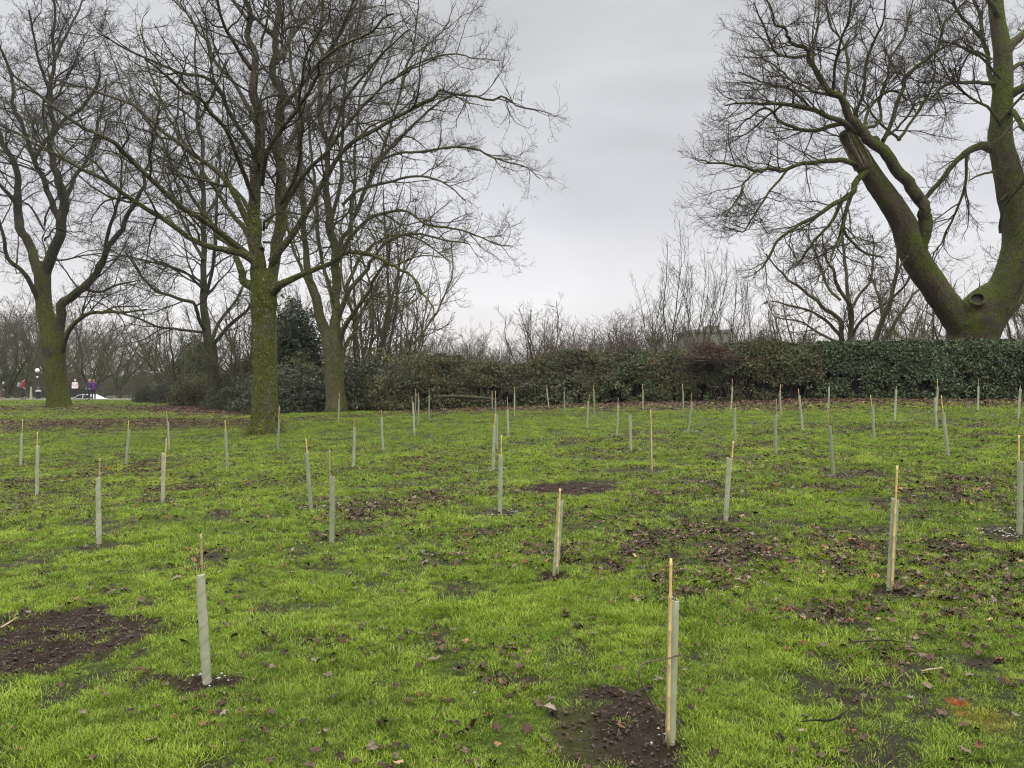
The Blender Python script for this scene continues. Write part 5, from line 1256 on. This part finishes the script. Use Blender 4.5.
# ------------------------------------------------------------------ dead leaves, soil crumbs, pale flakes
M['dead_leaf'], nt, N, L, b = mat_new('dead_leaves')
at = N.new('ShaderNodeAttribute'); at.attribute_name = 'tint'
nn = noise(N, L, 60, 4, .6, pos(N)); cc = N.new('ShaderNodeVectorMath'); cc.operation = 'SCALE'; L.new(at.outputs['Color'], cc.inputs[0]); L.new(maprange(N, L, nn, .3, .7, .6, 1.35), cc.inputs['Scale'])
L.new(cc.outputs[0], b.inputs['Base Color']); b.inputs['Roughness'].default_value = .6; b.inputs['Specular IOR Level'].default_value = .15
PAL = .80 * np.array([(.030, .019, .012), (.050, .029, .018), (.068, .040, .025), (.090, .060, .040), (.13, .095, .066), (.18, .145, .108), (.13, .045, .022), (.20, .105, .05), (.34, .21, .12)])
def scatter_leaves(name, X, Y, size, seed, w, label=None):
    r = np.random.default_rng(seed); n = len(X); Z = gz(X, Y)
    C_ = np.stack([X, Y, Z + r.uniform(.012, .034, n)], -1); s = size * (.45 + 1.1 * r.random(n) ** 1.6)
    nrm = norm(np.stack([r.normal(0, .24, n), r.normal(0, .24, n), np.ones(n)], -1)); az = r.uniform(0, 2 * pi, n); a0 = np.stack([np.cos(az), np.sin(az), np.zeros(n)], -1)
    u = norm(a0 - nrm * (a0 * nrm).sum(1)[:, None]); v = np.cross(nrm, u)
    K = 12; V = [C_ + nrm * (s * .02)[:, None]]
    for i in range(K):      # lobed outline: points and notches, edges curled
        t = 2 * pi * i / K; rr = (.52 if i % 2 == 0 else .33) * (1 + .25 * r.normal(0, 1, n)); rr = np.clip(rr, .12, .7)
        if i == 6: rr = rr * .7
        curl = r.normal(.02, .09, n) * s
        V.append(C_ + (u * cos(t) + v * (sin(t) * .8)) * (rr * s)[:, None] + nrm * curl[:, None])
    V = np.stack(V, 1).reshape(-1, 3); o = np.arange(n) * (K + 1)
    Fc = np.concatenate([np.stack([o, o + 1 + i, o + 1 + (i + 1) % K], -1) for i in range(K)])
    ci = r.choice(len(PAL), n, p=w / np.sum(w)); tint = np.repeat(PAL[ci] * r.uniform(.8, 1.2, (n, 1)), K + 1, 0)
    me = np_mesh(name, V, [Fc], M['dead_leaf'], False, {'tint': tint}); return link(name, me)
def frustum_pts(n, y0, y1, seed, marg=1.25, xlo=None, xhi=None):
    r = np.random.default_rng(seed); y = np.sqrt(r.uniform(y0 ** 2, y1 ** 2, n)); x = r.uniform(-1, 1, n) * y * .666 * marg
    if xlo is not None: k = (x > xlo) & (x < xhi); x, y = x[k], y[k]
    return x, y, r
WD = np.array([5, 6, 5, 3, 1.8, .9, 1.1, .5, .2]); WB = np.array([2, 3, 3, 2, 1.2, .8, 2.6, 1.6, .6])
lx, ly = [], []
for (n, y0, y1, sd) in ((90000, 1.9, 7, 1), (330000, 7, 16, 2), (330000, 16, 31, 3)):
    x, y, r = frustum_pts(n, y0, y1, sd); k = (r.random(len(x)) < leaf_m(x, y) ** 1.25 * .62) & (soil_m(x, y) < .6 + r.random(len(x)) * .6) & (y < hedge_y(x) + 1); lx.append(x[k]); ly.append(y[k])
lx = np.concatenate(lx); ly = np.concatenate(ly); print('LEAVES', len(lx))
tag(scatter_leaves('dead_leaves', lx, ly, .044, 5, WD), 'dark brown dead leaves strewn over the lawn', 'leaves', kind='stuff')
x, y, r = frustum_pts(230000, 16, 58, 9, 1.2); bm_ = band_m(x, y); k = (r.random(len(x)) < bm_ * .75) & (y < 46); x1, y1 = x[k], y[k]
x, y, r = frustum_pts(150000, 26, 56, 10, 1.2, -60, -9); k = (r.random(len(x)) < leaf_m(x, y) ** 1.2 * .6); x1 = np.concatenate([x1, x[k]]); y1 = np.concatenate([y1, y[k]]); print('BAND', len(x1))
tag(scatter_leaves('leaf_litter', x1, y1, .105, 6, WB), 'reddish brown leaf litter along the foot of the hedge and shrubs', 'leaf litter', kind='stuff')
def crumbs(name, X, Y, s, mat, seed, flat=.7, lift=.0):
    r = np.random.default_rng(seed); n = len(X); c = np.stack([X, Y, gz(X, Y) + s * .25 + lift], -1)
    dirs = np.array([(1, 0, 0), (0, 1, 0), (-1, 0, 0), (0, -1, 0), (0, 0, flat), (0, 0, -flat)])
    V = (c[:, None, :] + dirs[None] * (s[:, None, None] * r.uniform(.6, 1.4, (n, 6, 1))) + r.normal(0, .22, (n, 6, 3)) * s[:, None, None]).reshape(-1, 3); o = np.arange(n) * 6
    Fc = np.concatenate([np.stack([o + i, o + (i + 1) % 4, o + 4], -1) for i in range(4)] + [np.stack([o + (i + 1) % 4, o + i, o + 5], -1) for i in range(4)])
    return link(name, np_mesh(name, V, [Fc], mat, True))
x, y, r = frustum_pts(240000, 1.9, 10, 12); k = r.random(len(x)) < soil_m(x, y) ** 1.6; x, y = x[k], y[k]
M['crumb'] = m_simple('wet_soil_crumbs', (.038, .023, .016), .9, var=.6, scale=40)
tag(crumbs('soil_crumbs', x, y, .0025 + .011 * r.random(len(x)) ** 3, M['crumb'], 3), 'dark crumbs of dug soil on the bare patches', 'soil', kind='stuff')
x, y, r = frustum_pts(26000, 1.9, 8, 22); k = r.random(len(x)) < soil_m(x, y) * .30; x, y = x[k], y[k]
M['chip'] = m_simple('pale_straw_bits', (.26, .19, .12), .85, var=.4, scale=30)
tag(crumbs('straw_bits', x, y, .002 + .005 * r.random(len(x)) ** 2, M['chip'], 4, .4, .004), 'pale bits of straw and stone in the bare soil', 'soil', kind='stuff')
fx, fy = [], []; r = np.random.default_rng(4)
for i, n, sd in ((21, 120, .16), (35, 90, .10), (51, 110, .15), (43, 40, .12), (30, 60, .16), (31, 40, .12), (5, 40, .12), (8, 40, .1), (6, 40, .12), (9, 20, .15), (45, 30, .12), (52, 10, .1), (33, 20, .12), (54, 14, .07), (55, 10, .04), (22, 30, .12)):
    X, Y, _ = GUARDS[i]; a = r.uniform(0, 2 * pi, n); q = sd * (.4 + r.random(n)); fx.append(X - (.1 if i == 21 else 0) + np.cos(a) * q * 1.6); fy.append(Y + np.sin(a) * q)
M['flake'] = m_simple('pale_grey_flakes', (.30, .31, .27), .5, var=.25, scale=30)
fx = np.concatenate(fx); fy = np.concatenate(fy)
tag(crumbs('pale_flakes', fx, fy, r.uniform(.004, .013, len(fx)), M['flake'], 8, .35, .015), 'whitish grey flakes scattered around the feet of several guards', 'flakes', kind='stuff')  # small flat pale chips strewn round chosen guard feet

# ------------------------------------------------------------------ grass: clumps spread over the turf
def m_grass():
    m, nt, N, L, b = mat_new('grass_blades'); ps = pos(N); oi = N.new('ShaderNodeObjectInfo'); at = N.new('ShaderNodeAttribute'); at.attribute_name = 'h'
    g1 = ramp(N, L, noise(N, L, 1.3, 6, .7, ps), [(.30, (.084, .150, .014)), (.45, (.142, .230, .018)), (.58, (.200, .294, .022)), (.70, (.300, .370, .044))])
    g1 = mixc(N, L, maprange(N, L, oi.outputs['Random'], .35, 1, 0, .7), g1, (.26, .29, .060))
    g1 = mixc(N, L, maprange(N, L, oi.outputs['Random'], .0, .35, .6, 0), g1, (.045, .092, .010))
    g1 = mixc(N, L, maprange(N, L, noise(N, L, 130, 2, .5, ps), .64, .68, 0, .75), g1, (.42, .36, .19))      # dead straw blades
    g1 = mixc(N, L, maprange(N, L, at.outputs['Fac'], .0, .45, .75, 0), g1, (.045, .045, .016))  # blade feet darkened in colour, standing for shadow between the blades
    g1 = paint_nodes(N, L, g1, ps)
    L.new(g1, b.inputs['Base Color']); b.inputs['Roughness'].default_value = .6; b.inputs['Specular IOR Level'].default_value = .12
    tr = N.new('ShaderNodeBsdfTranslucent'); L.new(g1, tr.inputs[0]); mx = N.new('ShaderNodeMixShader'); mx.inputs[0].default_value = .25
    L.new(b.outputs[0], mx.inputs[1]); L.new(tr.outputs[0], mx.inputs[2]); L.new(mx.outputs[0], nt.nodes['Material Output'].inputs[0]); return m
M['grass'] = m_grass()
def clump(seed, nb=28, rad=.055, h=.05, wd=.0030):
    r = np.random.default_rng(seed); V = []; Fc = []; A_ = []
    for i in range(nb):
        a = r.uniform(0, 2 * pi); q = rad * math.sqrt(r.random()); x, y = q * cos(a), q * sin(a); hh = h * r.uniform(.45, 1.3); d = a + r.normal(0, .9); ln = hh * r.uniform(.25, 1.1); w = wd * r.uniform(.6, 1.3)
        px_, py_ = -sin(d + r.normal(0, .5)) * w / 2, cos(d) * w / 2; o = len(V)
        for t, ws in ((0, 1), (.4, 1), (.75, .75), (1, .12)):
            cx, cy, cz = x + cos(d) * ln * t ** 1.8, y + sin(d) * ln * t ** 1.8, hh * (t - .22 * t * t * (ln / hh)) - .004
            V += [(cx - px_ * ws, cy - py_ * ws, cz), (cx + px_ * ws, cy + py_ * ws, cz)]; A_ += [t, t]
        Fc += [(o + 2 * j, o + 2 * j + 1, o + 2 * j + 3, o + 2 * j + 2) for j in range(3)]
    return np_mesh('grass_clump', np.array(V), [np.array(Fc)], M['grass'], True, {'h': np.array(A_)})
src = bpy.data.collections.new('grass_clumps')
for i in range(6): src.objects.link(bpy.data.objects.new('grass_clump', clump(i + 1, 30, .055, (.020, .028, .024, .036, .022, .031)[i])))
def grass(name, X, Y, scale, seed, label):
    r = np.random.default_rng(seed); n = len(X); me = bpy.data.meshes.new(name); me.vertices.add(n); me.vertices.foreach_set('co', np.stack([X, Y, gz(X, Y)], -1).astype(np.float32).ravel())
    a = me.attributes.new('sc', 'FLOAT', 'POINT'); a.data.foreach_set('value', scale.astype(np.float32))
    a = me.attributes.new('rt', 'FLOAT_VECTOR', 'POINT'); a.data.foreach_set('vector', np.stack([r.normal(0, .15, n), r.normal(0, .15, n), r.uniform(0, 6.28, n)], -1).astype(np.float32).ravel())
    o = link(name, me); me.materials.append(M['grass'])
    ng = bpy.data.node_groups.new('grass_spread', 'GeometryNodeTree'); ng.interface.new_socket('Geometry', in_out='INPUT', socket_type='NodeSocketGeometry'); ng.interface.new_socket('Geometry', in_out='OUTPUT', socket_type='NodeSocketGeometry')
    N = ng.nodes; L = ng.links; gi = N.new('NodeGroupInput'); go = N.new('NodeGroupOutput'); ip = N.new('GeometryNodeInstanceOnPoints'); ci = N.new('GeometryNodeCollectionInfo')
    ci.inputs['Collection'].default_value = src; ci.inputs['Separate Children'].default_value = True; ci.inputs['Reset Children'].default_value = True
    ip.inputs['Pick Instance'].default_value = True
    s1 = N.new('GeometryNodeInputNamedAttribute'); s1.data_type = 'FLOAT'; s1.inputs['Name'].default_value = 'sc'
    s2 = N.new('GeometryNodeInputNamedAttribute'); s2.data_type = 'FLOAT_VECTOR'; s2.inputs['Name'].default_value = 'rt'
    L.new(gi.outputs[0], ip.inputs['Points']); L.new(ci.outputs[0], ip.inputs['Instance']); L.new(s1.outputs['Attribute'], ip.inputs['Scale']); L.new(s2.outputs['Attribute'], ip.inputs['Rotation']); L.new(ip.outputs[0], go.inputs[0])
    md = o.modifiers.new('spread', 'NODES'); md.node_group = ng
    return tag(o, label, 'grass', kind='stuff')
gx, gy, gs = [], [], []
for n, y0, y1, sc, xlo, xhi, sd in ((46000, 1.7, 6, 1., None, None, 31), (64000, 6, 14, 1.25, None, None, 32), (80000, 14, 33, 1.75, None, None, 33), (46000, 30, 58, 2.4, -60, -6, 34)):
    x, y, r = frustum_pts(n, y0, y1, sd, 1.3, xlo, xhi)
    d = 1 - .80 * np.clip(wear_m(x, y) * 1.25, 0, 1); d = d * (1 - S(soil_m(x, y), .12, .55) * .97) * (1 - .93 * np.clip(band_m(x, y), 0, 1)); d *= (y < hedge_y(x) + .2) | (x < -5); d *= 1 - .75 * np.clip(leaf_m(x, y), 0, 1) * S(y, 14, 26); gapn = S(fnoise(np.stack([x, y], -1) * 6.5, 91, 3, .6), -.42, .05); d *= .70 + .30 * gapn
    k = r.random(len(x)) < d; x, y = x[k], y[k]; gx.append(x); gy.append(y)
    tuft = 1 + .55 * fnoise(np.stack([x, y], -1) * 2.3, 71) + .25 * fnoise(np.stack([x, y], -1) * 8, 72)
    gs.append(sc * r.uniform(.7, 1.2, len(x)) * np.clip(tuft, .45, 1.7) * (.66 + .34 * (gapn[k])))
gx, gy, gs = map(np.concatenate, (gx, gy, gs)); print('GRASS', len(gx))
grass('grass', gx, gy, gs, 3, 'short bright green winter grass covering the lawn')

# ------------------------------------------------------------------ damp air
hz = box_np([(0, 190, 15, 800, 540, 44)], 'haze', None)
m = bpy.data.materials.new('damp_air'); m.use_nodes = True; nt = m.node_tree; nt.nodes.clear()
o_ = nt.nodes.new('ShaderNodeOutputMaterial'); v = nt.nodes.new('ShaderNodeVolumePrincipled'); v.inputs['Density'].default_value = .00028; v.inputs['Color'].default_value = (.9, .92, .95, 1); v.inputs['Anisotropy'].default_value = .2
nt.links.new(v.outputs[0], o_.inputs['Volume']); hz.materials.append(m)
tag(link('haze', hz), 'thin pale damp air over the park', 'haze', kind='stuff')
